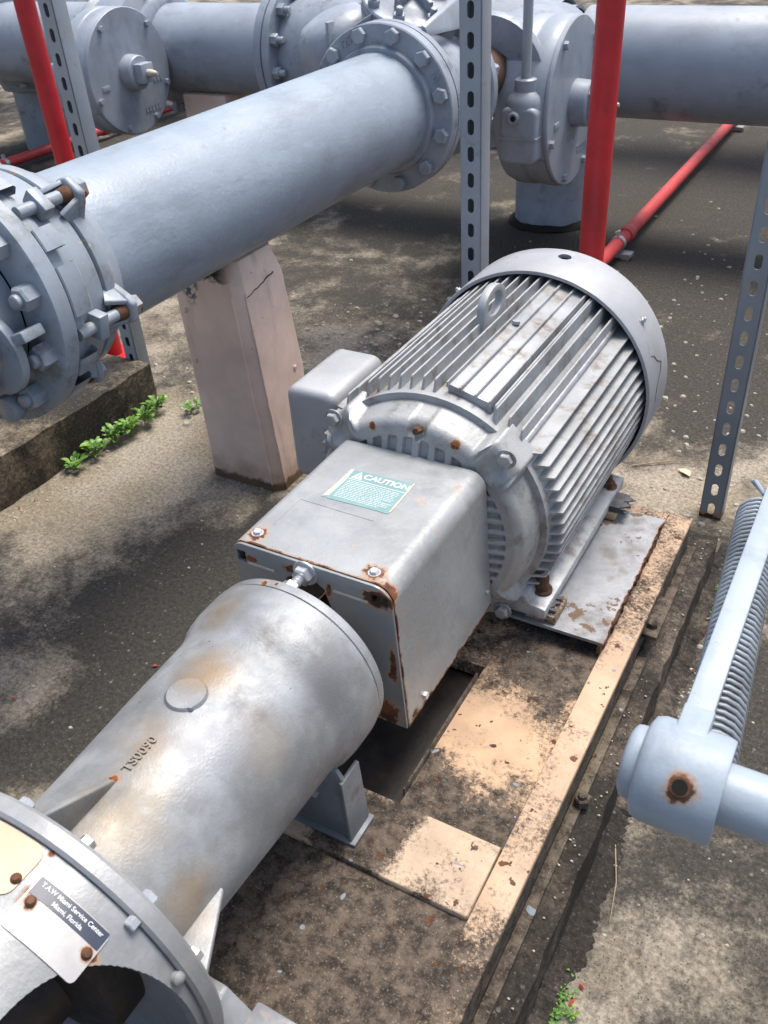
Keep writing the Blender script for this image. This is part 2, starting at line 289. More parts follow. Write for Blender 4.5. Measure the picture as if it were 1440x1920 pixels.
ORG = {}                                                            # world origin of each object's local frame
def link(name, me, mat, parent=None, loc=None, rot=None):
    o = bpy.data.objects.new(name, me); COL.objects.link(o)
    if mat and not me.materials: me.materials.append(mat if not isinstance(mat, str) else M[mat])
    po = ORG[parent.name] if parent else Vector((0, 0, 0))
    if parent: o.parent = parent
    w_ = Vector(loc) if loc is not None else Vector((0, 0, 0))
    o.location = w_-po; ORG[o.name] = w_
    if rot is not None: o.rotation_mode = 'QUATERNION'; o.rotation_quaternion = rot
    return o
def tag(o, label, cat, group=None, kind=None):
    o['label'] = label
    if cat: o['category'] = cat
    if group: o['group'] = group
    if kind: o['kind'] = kind
    return o
def thing(name, label, cat, loc, group=None):
    o = bpy.data.objects.new(name, None); COL.objects.link(o); o.location = loc; o.empty_display_size = .1; ORG[o.name] = Vector(loc)
    return tag(o, label, cat, group)
_cache = {}
def hexmesh(r, h, stud, washer, mat):
    key = (r, h, stud, washer, mat)
    if key not in _cache:
        m = MB()
        if washer: m.lathe([(0, 0), (r*1.35, 0), (r*1.35, h*.18), (0, h*.18)], (0, 0, 0), (0, 0, 1), 20)
        z0 = h*.18 if washer else -.001
        m.lathe([(0, z0), (r, z0), (r, h*.86), (r*.86, h), (0, h)], (0, 0, 0), (0, 0, 1), 6)
        if stud: m.lathe([(0, h*.9), (r*.55, h*.9), (r*.55, h+stud*.85), (r*.42, h+stud), (0, h+stud)], (0, 0, 0), (0, 0, 1), 14)
        me = m.mesh('bolt', smooth=30, merge=False); me.materials.append(M[mat]); _cache[key] = me
    return _cache[key]
def bolt(parent, pos, ax, r=.011, h=.009, stud=0, washer=False, mat='zinc', name='bolt'):
    q = Vector((0, 0, 1)).rotation_difference(Vector(ax).normalized()) @ Matrix.Rotation(random.random()*2, 3, 'Z').to_quaternion()
    return link(name, hexmesh(r, h, stud, washer, mat), None, parent, pos, q)
def cut(obj, cutter):
    md = obj.modifiers.new('cut', 'BOOLEAN'); md.operation = 'DIFFERENCE'; md.object = cutter; md.solver = 'EXACT'
    dg = bpy.context.evaluated_depsgraph_get(); me = bpy.data.meshes.new_from_object(obj.evaluated_get(dg)); obj.modifiers.clear(); old = obj.data; obj.data = me
    bpy.data.objects.remove(cutter, do_unlink=True)
    for p in me.polygons: p.use_smooth = True
    me.set_sharp_from_angle(angle=R_(38)); return obj
def lettering(txt, size, depth, fn, name, mat, parent, bold=0.0):
    c = bpy.data.curves.new('txt', 'FONT'); c.body = txt; c.size = size; c.extrude = depth/2; c.align_x = 'CENTER'; c.align_y = 'CENTER'; c.resolution_u = 3; c.offset = bold
    o = bpy.data.objects.new('txt', c); COL.objects.link(o); bpy.context.view_layer.update()
    me = bpy.data.meshes.new_from_object(o.evaluated_get(bpy.context.evaluated_depsgraph_get())); bpy.data.objects.remove(o, do_unlink=True)
    for v in me.vertices: v.co = Vector(fn(v.co.x, v.co.y, v.co.z+depth/2))
    me.materials.clear(); return link(name, me, mat, parent, loc=ORG[parent.name] if False else None)
def flange_ring(r0, r1, t, o, ax, n=64, b=.003):
    return MB().lathe([(r0, 0), (r1-b, 0), (r1, b), (r1, t-b), (r1-b, t), (r0, t)], o, ax, n, closed=True)
exec_after = []

# ================================================================ setting
g = MB()
xs = [-40, -20, -10, -6, -4, -3, -2, -1, 0, 1, 2, 4, 8, 20, 40]; ys = [-20, -8, -3, -1, 0, 1, 2, 3, 4, 6, 10, 20, 50, 90]
g.add([(x, y, 0) for y in ys for x in xs], [(j*len(xs)+i, j*len(xs)+i+1, (j+1)*len(xs)+i+1, (j+1)*len(xs)+i) for j in range(len(ys)-1) for i in range(len(xs)-1)])
go = g.build('ground', 'ground'); tag(go, 'weathered concrete slab blotched with black mould and painted-in shade', None, kind='structure')

def rough_slab(x0, x1, y0, y1, z1, step=.03, amp=.003):
    m = MB(); nx = max(2, int((x1-x0)/step)); ny = max(2, int((y1-y0)/step)); 
    def e(i, n): return 0 if 0 < i < n else 1
    top = []; 
    for j in range(ny+1):
        for i in range(nx+1):
            x = x0+(x1-x0)*i/nx; y = y0+(y1-y0)*j/ny; ed = e(i, nx) or e(j, ny)
            top.append((x+(random.uniform(-amp, amp) if ed else 0), y+(random.uniform(-amp, amp) if ed else 0), z1-(abs(random.gauss(0, amp*1.2)) if ed else random.uniform(0, amp*.5))))
    m.add(top, [(j*(nx+1)+i, j*(nx+1)+i+1, (j+1)*(nx+1)+i+1, (j+1)*(nx+1)+i) for j in range(ny) for i in range(nx)])
    ring = [i for i in range(nx+1)]+[j*(nx+1)+nx for j in range(1, ny+1)]+[ny*(nx+1)+i for i in range(nx-1, -1, -1)]+[j*(nx+1) for j in range(ny-1, 0, -1)]
    k = len(m.v); n = len(ring)
    m.v += [Vector((m.v[i].x, m.v[i].y, -.02)) for i in ring]
    m.f += [(ring[a], k+a, k+(a+1) % n, ring[(a+1) % n]) for a in range(n)]
    return m
o = rough_slab(-.91, -.165, -.7, 1.515, .09).build('concrete_plinth', 'plinth', smooth=50); tag(o, 'low black-stained concrete plinth under the tan steel base of the pump set', 'plinth')
o = rough_slab(-3.0, -1.70, -.7, 1.60, .13, .035, .004).build('concrete_plinth', 'plinth2', smooth=50); tag(o, 'mouldy concrete plinth at the left, weeds growing along its foot', 'plinth')

# ================================================================ steel base frame
bf = thing('base_frame', 'tan painted steel base frame, mouldy and chipped, under the motor and pump', 'base frame', (-.55, .4, .09))
ZB = .16
MB().box(-.252, -.209, -.2, 1.452, ZB-.009, ZB).build('side_rail', 'base_rail', bf, bevel=.002, jit=.0004)
MB().box(-.219, -.211, -.2, 1.450, .09, ZB-.0095).build('rail_web', 'base_web', bf)  # tan rail's web; shade and dirt are put into a darker paint
MB().box(-.2105, -.194, -.2, 1.452, .0905, .096).build('rail_foot', 'base_web', bf, bevel=.002)
MB().box(-.842, -.801, -.2, 1.452, ZB-.009, ZB).build('side_rail', 'base_rail', bf, bevel=.002)
MB().box(-.840, -.832, -.2, 1.450, .09, ZB-.0095).build('rail_web', 'base_web', bf)
MB().box(-.80, -.2525, 1.40, 1.452, ZB-.0092, ZB-.0006).build('end_rail', 'base_rail', bf, bevel=.002)
fl = MB(); fl.box(-.405, -.2525, .642, 1.3995, ZB-.03, ZB-.004); fl.build('floor_plate', 'base_floor', bf)
fl = MB(); fl.box(-.80, -.2525, -.2, .534, ZB-.03, ZB-.0045); fl.build('floor_plate', 'base_floor2', bf)  # dirt and the pump's shade are both put into this floor's colour
fl = MB(); fl.box(-.80, -.692, .642, 1.3995, ZB-.03, ZB-.004); fl.build('floor_plate', 'base_floor', bf)
fl = MB(); fl.box(-.6915, -.4055, .93, 1.3995, ZB-.03, ZB-.004); fl.build('floor_plate', 'base_floor', bf)
fl = MB(); fl.box(-.691, -.4056, .642, .9295, .118, .126); fl.build('drip_pan', 'pan', bf)
MB().box(-.4092, -.4058, .662, .905, .127, ZB+.006).build('pan_lip', 'base_web', bf, bevel=.0008)
cp = MB(); cp.box(-.80, -.2535, .535, .641, ZB-.03, ZB+.004); cp.build('cross_plate', 'base_plate', bf, bevel=.002, jit=.0005)
# raised motor riser plate with ragged rusty edge
rz = .186
m = MB(); ny = 46; ey = [1.03+(1.39-1.03)*i/ny for i in range(ny+1)]
ed = [(-.2475+random.uniform(-.004, .002)*(1 if 3 < i < ny-2 else .2), y) for i, y in enumerate(ey)]
m.prism([(-.80, 1.03)]+ed+[(-.80, 1.39)], 2, rz-.006, rz); m.build('riser_plate', 'riser', bf, smooth=30)
m = MB(); 
for i in range(ny):
    d = random.uniform(-.003, .0025); m.box(-.256+d, -.2500+d, ey[i], ey[i+1]+.0005, ZB+.0005, rz-.0062)
m.build('riser_web', 'rust', bf, jit=.0006)
bolt(bf, (-.196, .80, .099), (0, 0, 1), .012, .012, .006, False, 'base_web', 'anchor_bolt'); bolt(bf, (-.196, .12, .099), (0, 0, 1), .012, .012, .006, False, 'base_web', 'anchor_bolt')
cl = MB().box(-.214, -.186, 1.13, 1.235, ZB-.03, ZB-.022).build('clip', 'base_web', bf, bevel=.002); bolt(cl, (-.2, 1.155, ZB-.022), (0, 0, 1), .009, .009, 0, False, 'base_web')
# shim packs
def shims(cx, cy, n, w, l):
    m = MB().box(cx-.03, cx+.022, cy-.028, cy+.03, rz+.0005, rz+.016); b = m.build('motor_block', 'base_rail', bf, bevel=.002)
    for i in range(n):
        z = rz+.0168+i*.0022; q = [(cx-.03+.0005*i, cy-l)]; 
        for k in range(9): q.append((cx+w+random.uniform(-.006, .006)+.006*math.sin(k*1.6+i), cy-l+2*l*k/8))
        q += [(cx-.03, cy+l)]
        MB().prism(q, 2, z, z+.0015).build('shim', 'shim', bf)
shims(-.352, 1.065, 3, .012, .02); shims(-.352, 1.375, 6, .036, .024)

# ================================================================ motor
mo = thing('electric_motor', 'silver finned electric motor with fan cowl and lifting eye on the steel base', 'motor', (C0[0], 1.25, .186))
MB().lathe([(0, 0), (.197, 0), (.197, .50), (0, .50)], (C0[0], 1.035, C0[1]), (0, 1, 0), 72).build('housing', 'fin', mo)
RT, RR = .2165, .192
def fin(kind, u, rt=RT, w=.0032, y0=1.045, y1=1.535, s=1):
    a = math.sqrt(RR*RR-u*u) if abs(u) < RR else 0; b = math.sqrt(rt*rt-u*u)
    y0 = y0+random.uniform(-.002, .002); sl = (b-a)*.30
    prof = [(y0, a), (y0+sl, b-.002), (y0+sl+.002, b), (y1, b), (y1, a)]
    wo = w*1.7; m = MB(); vs_ = []
    for sgn in (-1, 1):
        for i, (y, h) in enumerate(prof):
            ww = (wo if h == a else w)*sgn*.5
            p = (u+ww, h*s) if kind == 'v' else (h*s, u+ww); vs_.append((C0[0]+p[0], y, C0[1]+p[1]))
    m.add(vs_, [(0, 1, 2, 3, 4), (9, 8, 7, 6, 5)]+[(i, i+5, (i+1) % 5+5, (i+1) % 5) for i in range(5)])
    m.build('fin', 'fin', mo, smooth=20)
lim = RT*math.sin(R_(46))
u = -.150
while u < .152:
    if not (.018 < u < .098): fin('v', u)
    u += .0196
fin('v', .1015)

z = -.155
while z < .135:
    fin('h', z, s=1); fin('h', z, s=-1); z += .0188
for u in (-.12, -.08, -.04, 0, .04, .08, .12): fin('v', u, rt=.20, s=-1)
# flat ribbed pad on top
pad = MB(); px0, px1 = C0[0]+.024, C0[0]+.094
pad.prism([(px0, .5555), (px0, .5735), (px1, .5545), (px1, .5365)], 1, 1.058, 1.53); pd = pad.build('top_pad', 'fin', mo, bevel=.001)
for k, xx in enumerate((px0+.0015, px0+.022, px0+.046, px1-.0015)):
    zz = .5735-(xx-px0)/(px1-px0)*.019; MB().prism([(xx-.0014, zz-.003), (xx-.0014, zz+.006), (xx+.0014, zz+.006), (xx+.0014, zz-.003)], 1, 1.053, 1.528).build('fin', 'fin', mo)
bolt(mo, (-.514, 1.291, .5725), (0, .2, 1), .007, .005, 0, False, 'silver')
MB().tube([(-.404, 1.06, .5015), (-.404, 1.53, .5015)], .0052, 10).build('through_rod', 'rustpipe' if False else 'zinc', mo)
# lifting eye
m = MB(); ex = C0[0]-.0125; cy, cz = 1.30, .594; n = 28; prof = []
def eyeo(a): 
    c, s_ = math.cos(a), math.sin(a); return (cy+.046*c*(1.0), cz+.034*s_) if s_ >= 0 else (cy+(.046+.004*abs(s_))*(1 if c > 0 else -1)*min(1, abs(c)*3), cz+.048*s_)
outer = [eyeo(2*math.pi*i/n) for i in range(n)]; inner = [(cy+.029*math.cos(2*math.pi*i/n), cz+.004+.0195*math.sin(2*math.pi*i/n)) for i in range(n)]
for sx in (-.007, .007): m.v += [Vector((ex+sx, y, z_)) for y, z_ in outer]+[Vector((ex+sx, y, z_)) for y, z_ in inner]
for i in range(n):
    j = (i+1) % n; m.f += [(i, j, n+j, n+i), (2*n+i, 3*n+i, 3*n+j, 2*n+j), (i, 2*n+i, 2*n+j, j), (n+i, n+j, 3*n+j, 3*n+i)]
m.build('lifting_eye', 'silver', mo, bevel=.0015)
# end bell
CY = (C0[0], 0, C0[1])
def sstep(x, a, b):
    t = min(1, max(0, (x-a)/(b-a))); return t*t*(3-2*t)
LUGS = [(C0[0]+sx*.1435, C0[1]+sz*.1435) for sx, sz in ((-1, 1), (1, 1), (1, -1), (-1, -1))]
NTH = 720; RS = [.05, .08, .098]+[.10+.0014*i for i in range(45)]
def rout(th):
    d_ = abs((th % 90)-45); rl = .204/math.cos(R_(min(d_, 8))); return .179+(rl-.179)*(1-sstep(d_, 7.0, 13))
def bell_y(r, th, x, z_):
    y = .972+.011*sstep(r, .105, .160)
    wx, wz = x-C0[0], z_-C0[1]
    pat = (.5+.5*math.cos(2*math.pi*(wz+.004)/.0186)) if abs(wx) > abs(wz)*1.05 else (.5+.5*math.cos(2*math.pi*(wx+.006)/.0262))
    win = sstep(r, .106, .110)*(1-sstep(r, .146, .153)); y += .008*win*sstep(pat, .25, .62)
    y = y+(.999-y)*sstep(r, .176, .194)
    for lx, lz in LUGS:
        d = math.hypot(x-lx, z_-lz)
        if d < .040: y = max(y, y+(1.0-y)*(1-sstep(d, .024, .038)))
    g_ = math.hypot(x-mp(0, .163, 87)[0], z_-mp(0, .163, 87)[2]); y += .010*(1-sstep(g_, .010, .017))
    return y
bmv = MB(); nr = len(RS)+5
for k in range(NTH):
    th = 360*k/NTH; ro = rout(th); c_, s_ = math.cos(R_(th)), math.sin(R_(th)); col_ = []
    for r in RS:
        r = min(r, ro-.009) if r < .17 else .17+(r-.17)
        rr = r
        col_.append((rr, bell_y(rr, th, C0[0]+rr*c_, C0[1]+rr*s_)))
    a_r = RS[-1]; b_r = ro-.013
    ye = bell_y(b_r, th, C0[0]+b_r*c_, C0[1]+b_r*s_)
    mid = a_r+(b_r-a_r)*.5
    col_[-1] = (a_r, bell_y(a_r, th, C0[0]+a_r*c_, C0[1]+a_r*s_))
    col_ += [(mid, bell_y(mid, th, C0[0]+mid*c_, C0[1]+mid*s_)), (b_r, ye), (ro-.0045, ye+.0035), (ro, ye+.013), (ro+.009*(1-min(1, max(0, (ro-.179)/.02)))+.002, 1.060)]
    bmv.v += [Vector((C0[0]+r*c_, y, C0[1]+r*s_)) for r, y in col_]
for k in range(NTH):
    j_ = (k+1) % NTH
    for q in range(nr-1): bmv.f.append((k*nr+q, j_*nr+q, j_*nr+q+1, k*nr+q+1))
bmv.build('end_bell', 'bell', mo, smooth=50)
for bx, bz in LUGS: bolt(mo, (bx, .9995, bz), (0, -1, 0), .0112, .011, 0, True, 'bell')
bolt(mo, mp(.992, .163, 87), (0, -1, .3), .006, .012, 0, False, 'rust', 'grease_fitting')
bolt(mo, mp(.986, .168, 66), (0, -1, .3), .004, .004, 0, False, 'rust')
# fan cover
fc = MB().lathe([(.2215, .0), (.2275, 0), (.2285, .002), (.2285, .118), (.222, .136), (.205, .146), (.05, .150), (.05, .147), (.2, .142), (.219, .13), (.2215, .115)], (C0[0], 1.468, C0[1]), (0, 1, 0), 96, closed=True).build('fan_cover', 'silver', mo)
hc = MB().cyl(mp(1.555, .19, 84.5), mp(1.555, .26, 84.5), .0125).build('c', 'silver'); cut(fc, hc)
for a in (37.4, 142, 90-130+360): bolt(mo, mp(1.528, .2285, a), (math.cos(R_(a)), 0, math.sin(R_(a))), .006, .006, .004, True, 'zinc')
m = MB(); pts = [(1.500, 22), (1.515, 20.5), (1.525, 17), (1.545, 14.5), (1.535, 11), (1.51, 5), (1.505, -2)]
m.v = [Vector(mp(y, .2291, a)) for y, a in pts]+[Vector(mp(y+.004, .2291, a)) for y, a in pts]; m.f = [(i, i+1, i+8, i+7) for i in range(6)]; m.build('rust_crack', 'rust', mo)
MB().cyl((C0[0], 1.53, C0[1]), (C0[0], 1.545, C0[1]), .205, n=48).build('fan_backplate', 'black', mo)
# feet
MB().prism([(-.46, .230), (-.40, .245), (-.378, .240), (-.372, .226), (-.344, .222), (-.344, .203), (-.46, .203)], 1, 1.025, 1.44).build('foot', 'fin', mo, bevel=.0015)
MB().prism([(-.638, .230), (-.70, .245), (-.72, .240), (-.726, .226), (-.754, .222), (-.754, .203), (-.638, .203)], 1, 1.025, 1.44).build('foot', 'fin', mo, bevel=.0015)
fb = MB().lathe([(0, 0), (.017, 0), (.017, .006), (.011, .007), (.011, .03), (.008, .034), (0, .034)], (-.366, 1.068, .222), (0, 0, 1), 20).build('foot_bolt', 'rust', mo); MB().tube([(-.366, 1.068, .25), (-.372, 1.062, .272), (-.39, 1.05, .282)], .009, 10).build('foot_bolt', 'rubber', mo)
bolt(mo, (-.362, 1.40, .222), (0, 0, 1), .012, .014, .01, True, 'rust', 'foot_bolt')
# conduit box
def rbox(x0, x1, z0, z1, r, k=5):
    p = []
    for cx, cz, a in ((x1-r, z1-r, 0), (x0+r, z1-r, 90), (x0+r, z0+r, 180), (x1-r, z0+r, 270)):
        p += [(cx+r*math.cos(R_(a+90*i/k)), cz+r*math.sin(R_(a+90*i/k))) for i in range(k+1)]
    return p
MB().prism(rbox(-.842, -.742, .315, .495, .02), 1, 1.075, 1.245).build('conduit_box', 'silver', mo, bevel=.014, seg=4)
MB().prism(rbox(-.742, -.70, .33, .470, .01), 1, 1.10, 1.225).build('conduit_box_base', 'fin', mo, bevel=.003)

# ================================================================ coupling guard
gd = thing('coupling_guard', 'silver sheet steel coupling guard with teal caution sticker and rusty edges', 'guard', (C0[0], .84, .16))
gx0, gx1, gz0, gz1 = -.667, -.427, .246, .4895
prof = [(gx0-.006, gz0)]+[(gx0+.014-.014*math.cos(R_(a)), gz1-.014+.014*math.sin(R_(a))) for a in range(0, 91, 15)]+[(gx1-.026+.026*math.sin(R_(a)), gz1-.026+.026*math.cos(R_(a))) for a in range(0, 91, 10)]+[(gx1+.0105, gz0)]
m = MB(); inn = [(x+(C0[0]-x)*.014, z_-(z_-.36)*.014 if z_ > .25 else z_) for x, z_ in prof]; ysg = [.7035, .978]; n = len(prof)
nyg = 30
for j in range(nyg+1):
    y = .7035+(.978-.7035)*j/nyg
    m.v += [Vector((x, y, z_)) for x, z_ in prof]
for j in range(nyg):
    for i in range(n-1): m.f.append((j*n+i, j*n+i+1, (j+1)*n+i+1, (j+1)*n+i))
k = len(m.v)
for y in (.7035, .978): m.v += [Vector((x, y, z_)) for x, z_ in inn]
for i in range(n-1):
    m.f += [(i, k+i, k+i+1, i+1), (nyg*n+i, nyg*n+i+1, k+n+i+1, k+n+i), (k+i, k+n+i, k+n+i+1, k+i+1)]
m.f += [(0, nyg*n, k+n, k), (n-1, k+n-1, k+2*n-1, nyg*n+n-1)]
m.build('cover', 'guard', gd)
fp = [(C0[0]+(x-C0[0])*.992, .36+(z_-.36)*(.988 if z_ > .3 else 1.0)) for x, z_ in prof]
f_o = MB().prism(fp, 1, .6985, .7030).build('front_panel', 'guardfront', gd, bevel=.0012)
c_ = MB().box(-.585, -.527, .69, .71, .20, .462).cyl((-.556, .69, .462), (-.556, .71, .462), .029).build('c', 'black'); 
cut(f_o, MB().prism([(-.600, .2), (-.600, .40), (-.585, .455), (-.565, .468), (-.545, .468), (-.527, .455), (-.512, .40), (-.512, .2)], 1, .68, .72).build('c', 'black')); bpy.data.objects.remove(c_, do_unlink=True)
cut(f_o, MB().box(-.457, -.434, .68, .72, .455, .474).build('c', 'black')); cut(f_o, MB().box(-.662, -.648, .68, .72, .458, .476).build('c', 'black'))
for xa, xb in ((-.645, -.603), (-.512, -.462)): MB().box(xa, xb, .6965, .6988, .458, .4605).build('fold_line', 'stickeredge', gd)
MB().box(gx0+.004, gx1-.004, .972, .976, gz0, gz1-.02).build('back_panel', 'black', gd)
for p in ((-.644, .725), (-.463, .720)): bolt(gd, (p[0], p[1], gz1), (0, 0, 1), .0062, .005, 0, True, 'zinc')
bolt(gd, (gx1+.0095, .751, .262), (1, 0, 0), .006, .005, 0, False, 'zinc'); bolt(gd, (gx1+.0085, .962, .285), (1, 0, 0), .004, .004, 0, False, 'zinc')
st = thing('threaded_stud', 'zinc threaded stud with nut between the pump frame and the coupling guard', 'stud', (-.553, .68, .474))
m = MB().lathe([(0, 0)]+[(.0075 if i % 2 else .0062, .0022*i) for i in range(26)]+[(0, .057)], (-.553, .648, .474), (0, 1, 0), 14); m.build('thread', 'zinc', st)
bolt(st, (-.553, .699, .474), (0, -1, 0), .0135, .014, 0, True, 'zinc', 'nut'); bolt(st, (-.553, .657, .474), (0, 1, 0), .0125, .012, 0, False, 'zinc', 'nut')
MB().cyl((C0[0], .64, C0[1]), (C0[0], .97, C0[1]), .03).build('coupling_shaft', 'rust', st)
# caution sticker
sk = MB(); sq = [(-.604, .9085), (-.5095, .9130), (-.5075, .834), (-.5400, .8345), (-.603, .832), (-.608, .836)]
zt = gz1+.0006
so_ = MB().prism(sq, 2, zt-.0004, zt).build('caution_sticker', 'sticker', gd)
def onz(x0, y0, z0): return lambda x, y, z_: (x0+x, y0+y, z0+z_)
MB().prism([(-.6085, .908), (-.604, .9088), (-.6015, .880), (-.604, .838), (-.612, .833), (-.610, .86)], 2, zt-.0003, zt+.0004).build('worn_edge', 'stickeredge', gd)
MB().prism([(-.5095, .9130), (-.5065, .9130), (-.5055, .840), (-.5078, .836)], 2, zt-.0003, zt+.0003).build('worn_edge', 'stickeredge', gd)
lettering('CAUTION', .0162, .0003, onz(-.5450, .8985, zt+.0002), 'lettering', 'white', gd, bold=.0004)
MB().prism([(-.5985, .8895), (-.5900, .907), (-.5815, .8895)], 2, zt, zt+.0004).build('warning_triangle', 'white', gd)
MB().prism([(-.5912, .893), (-.5908, .9025), (-.5890, .9025), (-.5886, .893)], 2, zt+.0004, zt+.0006).build('triangle_mark', 'sticker', gd)
MB().box(-.6005, -.5095, .8858, .8870, zt, zt+.0004).build('rule', 'white', gd)
m = MB()
for i in range(12):
    x = -.598; y = .8815-i*.0037; end = -.513-random.random()*.02*(1 if i in (3, 7, 11) else .2)
    while x < end:
        wl = random.uniform(.002, .008); m.box(x, min(x+wl, end), y, y+.0011, zt+.0001, zt+.0003); x += wl+.0012
m.build('fine_print', 'white', gd, merge=False)
MB().prism([(-.635, .815), (-.517, .813), (-.517, .8122), (-.6358, .8142)], 2, gz1-.0003, gz1+.0005).build('label_outline', 'guard', gd)
MB().box(-.6365, -.6355, .75, .8142, gz1-.0003, gz1+.0005).build('label_outline', 'guard', gd)

# ================================================================ pump
pu = thing('pump', 'silver cast pump bearing frame with adapter and nameplates at lower left', 'pump', (C0[0], .3, .164))
br = [(.06, .655), (.118, .655), (.1275, .654), (.1285, .650), (.1285, .641), (.1265, .640), (.1265, .638), (.1305, .637), (.131, .630), (.1305, .598), (.128, .580), (.1215, .565), (.1195, .55), (.1165, .45), (.1115, .33), (.111, .268)]
b_o = MB().lathe(br, CY, (0, 1, 0), 112).build('bracket', 'bracket', pu, smooth=50)
MB().cyl((C0[0], .6552, C0[1]), (C0[0], .66, C0[1]), .116, n=48).build('bearing_cover', 'silver', pu)
MB().lathe([(0, 0), (.0215, 0), (.0232, -.002), (.0245, -.006), (.030, -.010)], (-.5515, .462, .484), (.03, .0, 1), 32).build('round_boss', 'bracket', pu)
MB().lathe([(0, 0), (.003, 0), (.004, -.004)], (-.535, .449, .4845), (.03, .0, 1), 10).build('boss_pip', 'bracket', pu)
lettering('TS0090', .0150, .0008, lambda x, y, z_: mp(.379+x, .1128+z_+(.379+x-.33)*.04, 90-2+math.degrees(y/.115)), 'cast_lettering', 'bracket', pu, bold=.0003)
def gusset(a, y0, y1, r0, r1, w=.0042):
    d = Vector((math.cos(R_(a)), 0, math.sin(R_(a)))); t_ = Vector((-d.z, 0, d.x)); c = Vector(CY)
    pr = [(y1, r0-.006), (y1, r0+.002), (y0, r1), (y0, r0-.006)]
    vs_ = [c+d*r+Vector((0, y, 0))+t_*w*s for s in (-1, 1) for y, r in pr]
    MB().add(vs_, [(0, 1, 2, 3), (7, 6, 5, 4)]+[(i, i+4, (i+1) % 4+4, (i+1) % 4) for i in range(4)]).build('gusset', 'bracket', pu, bevel=.0022, seg=3)
for a in (90, 0, 180, 270): gusset(a, .2555, .345, .112, .160)
fl_ = MB().lathe([(.10, .257), (.177, .257), (.181, .253), (.181, .240), (.178, .237), (.10, .237)], CY, (0, 1, 0), 96).build('flange', 'adapter', pu)
for k in range(14):
    a = 93-25.7*k+2
    bolt(pu, mp(.2572, .163, a), (0, 1, 0), .008, .009, 0, False, 'zinc')
# adapter shell with an open window
ad = MB().lathe([(.1738, .2365), (.1738, .2), (.1735, .13), (.170, .05), (.162, -.06), (.149, -.06), (.157, .05), (.161, .13), (.161, .2365)], CY, (0, 1, 0), 112, closed=True).build('adapter', 'adapter', pu, smooth=50)
m = MB()
def hole(a_c, y_c, ra, ry, n=120):
    d = Vector((math.cos(R_(a_c)), 0, math.sin(R_(a_c)))); t_ = Vector((-d.z, 0, d.x)); c = Vector(CY); vs_ = []
    for rr in (.08, .25):
        for i in range(n):
            q = 2*math.pi*i/n; cc, ss = math.cos(q), math.sin(q); e_ = .8
            x_ = ra*(abs(cc)**e_)*(1 if cc > 0 else -1); y_ = ry*(abs(ss)**e_)*(1 if ss > 0 else -1)
            aa = R_(a_c)+x_/.18; vs_.append(c+Vector((math.cos(aa), 0, math.sin(aa)))*rr+Vector((0, y_c+y_, 0)))
    return MB().add(vs_, [tuple(range(n)), tuple(range(2*n-1, n-1, -1))]+[(i, i+n, (i+1) % n+n, (i+1) % n) for i in range(n)])
cut(ad, hole(0, .112, .172, .117).build('c', 'black')); cut(ad, hole(180, .112, .172, .117).build('c', 'black'))
MB().lathe([(0, .243), (.10, .243), (.10, .20), (.055, .19), (.045, .0), (0, .0)], CY, (0, 1, 0), 40).build('shaft_housing', 'pan', pu)
MB().lathe([(.05, 0), (.082, 0), (.085, .004), (.085, .024), (.05, .028)], (C0[0], .06, C0[1]), (0, 1, 0), 40).build('gland', 'bell', pu)
for a in (20, 140): bolt(pu, mp(.088, .07, a), (0, 1, 0), .011, .01, .03, True, 'bell', 'gland_nut')
bolt(pu, mp(.2370, .1765, 44), (0, -1, .0), .0065, .008, 0, False, 'zinc'); 
m = MB().lathe([(0, 0), (.007, 0), (.0062, .005), (.003, .0075), (0, .008)], mp(.2335, .1738, 22), (math.cos(R_(22)), 0, math.sin(R_(22))), 14); m.build('dome_rivet', 'adapter', pu)
def patch(a0, a1, y0, y1, r, name, mat, rnd=.006, th=.0012, n=14):
    poly = []
    aw = R_(a1-a0)*r; 
    for cx, cz, a in ((aw-rnd, y1-y0-rnd, 0), (rnd, y1-y0-rnd, 90), (rnd, rnd, 180), (aw-rnd, rnd, 270)):
        poly += [(cx+rnd*math.cos(R_(a+18*i)), cz+rnd*math.sin(R_(a+18*i))) for i in range(6)]
    fine_ = []
    for q0, q1 in zip(poly, poly[1:]+poly[:1]):
        ln = math.hypot(q1[0]-q0[0], q1[1]-q0[1]); kk = max(1, int(ln/.003)); fine_ += [(q0[0]+(q1[0]-q0[0])*i/kk, q0[1]+(q1[1]-q0[1])*i/kk) for i in range(kk)]
    poly = fine_; m = MB(); cx = aw/2; cy = (y1-y0)/2; rings = 12
    for q in range(rings, 0, -1):
        for px, py in poly:
            uu = cx+(px-cx)*q/rings; vv = cy+(py-cy)*q/rings; m.v.append(Vector(mp(y0+vv, r+th, a0+math.degrees(uu/r))))
    N_ = len(poly)
    for q in range(rings-1):
        for i in range(N_): m.f.append((q*N_+i, q*N_+(i+1) % N_, (q+1)*N_+(i+1) % N_, (q+1)*N_+i))
    m.f.append(tuple((rings-1)*N_+i for i in range(N_)))
    k = len(m.v); m.v += [Vector(mp(y0+py, r-.0015, a0+math.degrees(px/r))) for px, py in poly]
    m.f += [(i, k+i, k+(i+1) % N_, (i+1) % N_) for i in range(N_)]
    return m.build(name, mat, pu)
npl = patch(46.3, 71.8, .170, .2170, .1740, 'nameplate', 'nameplate', .005)
patch(46.8, 71.3, .2005, .2162, .1754, 'label_band', 'navy', .0012, .0004)
def oncyl(y0, a_c, r): return lambda x, y, z_: mp(y0+y, r+z_, a_c-math.degrees(x/r))
lettering('T.A.W Miami Service Center', .0056, .0003, oncyl(.2115, 59, .1760), 'lettering', 'white', pu, bold=.00008)
lettering('Miami, Florida', .0056, .0003, oncyl(.2046, 59, .1760), 'lettering', 'white', pu, bold=.00008)
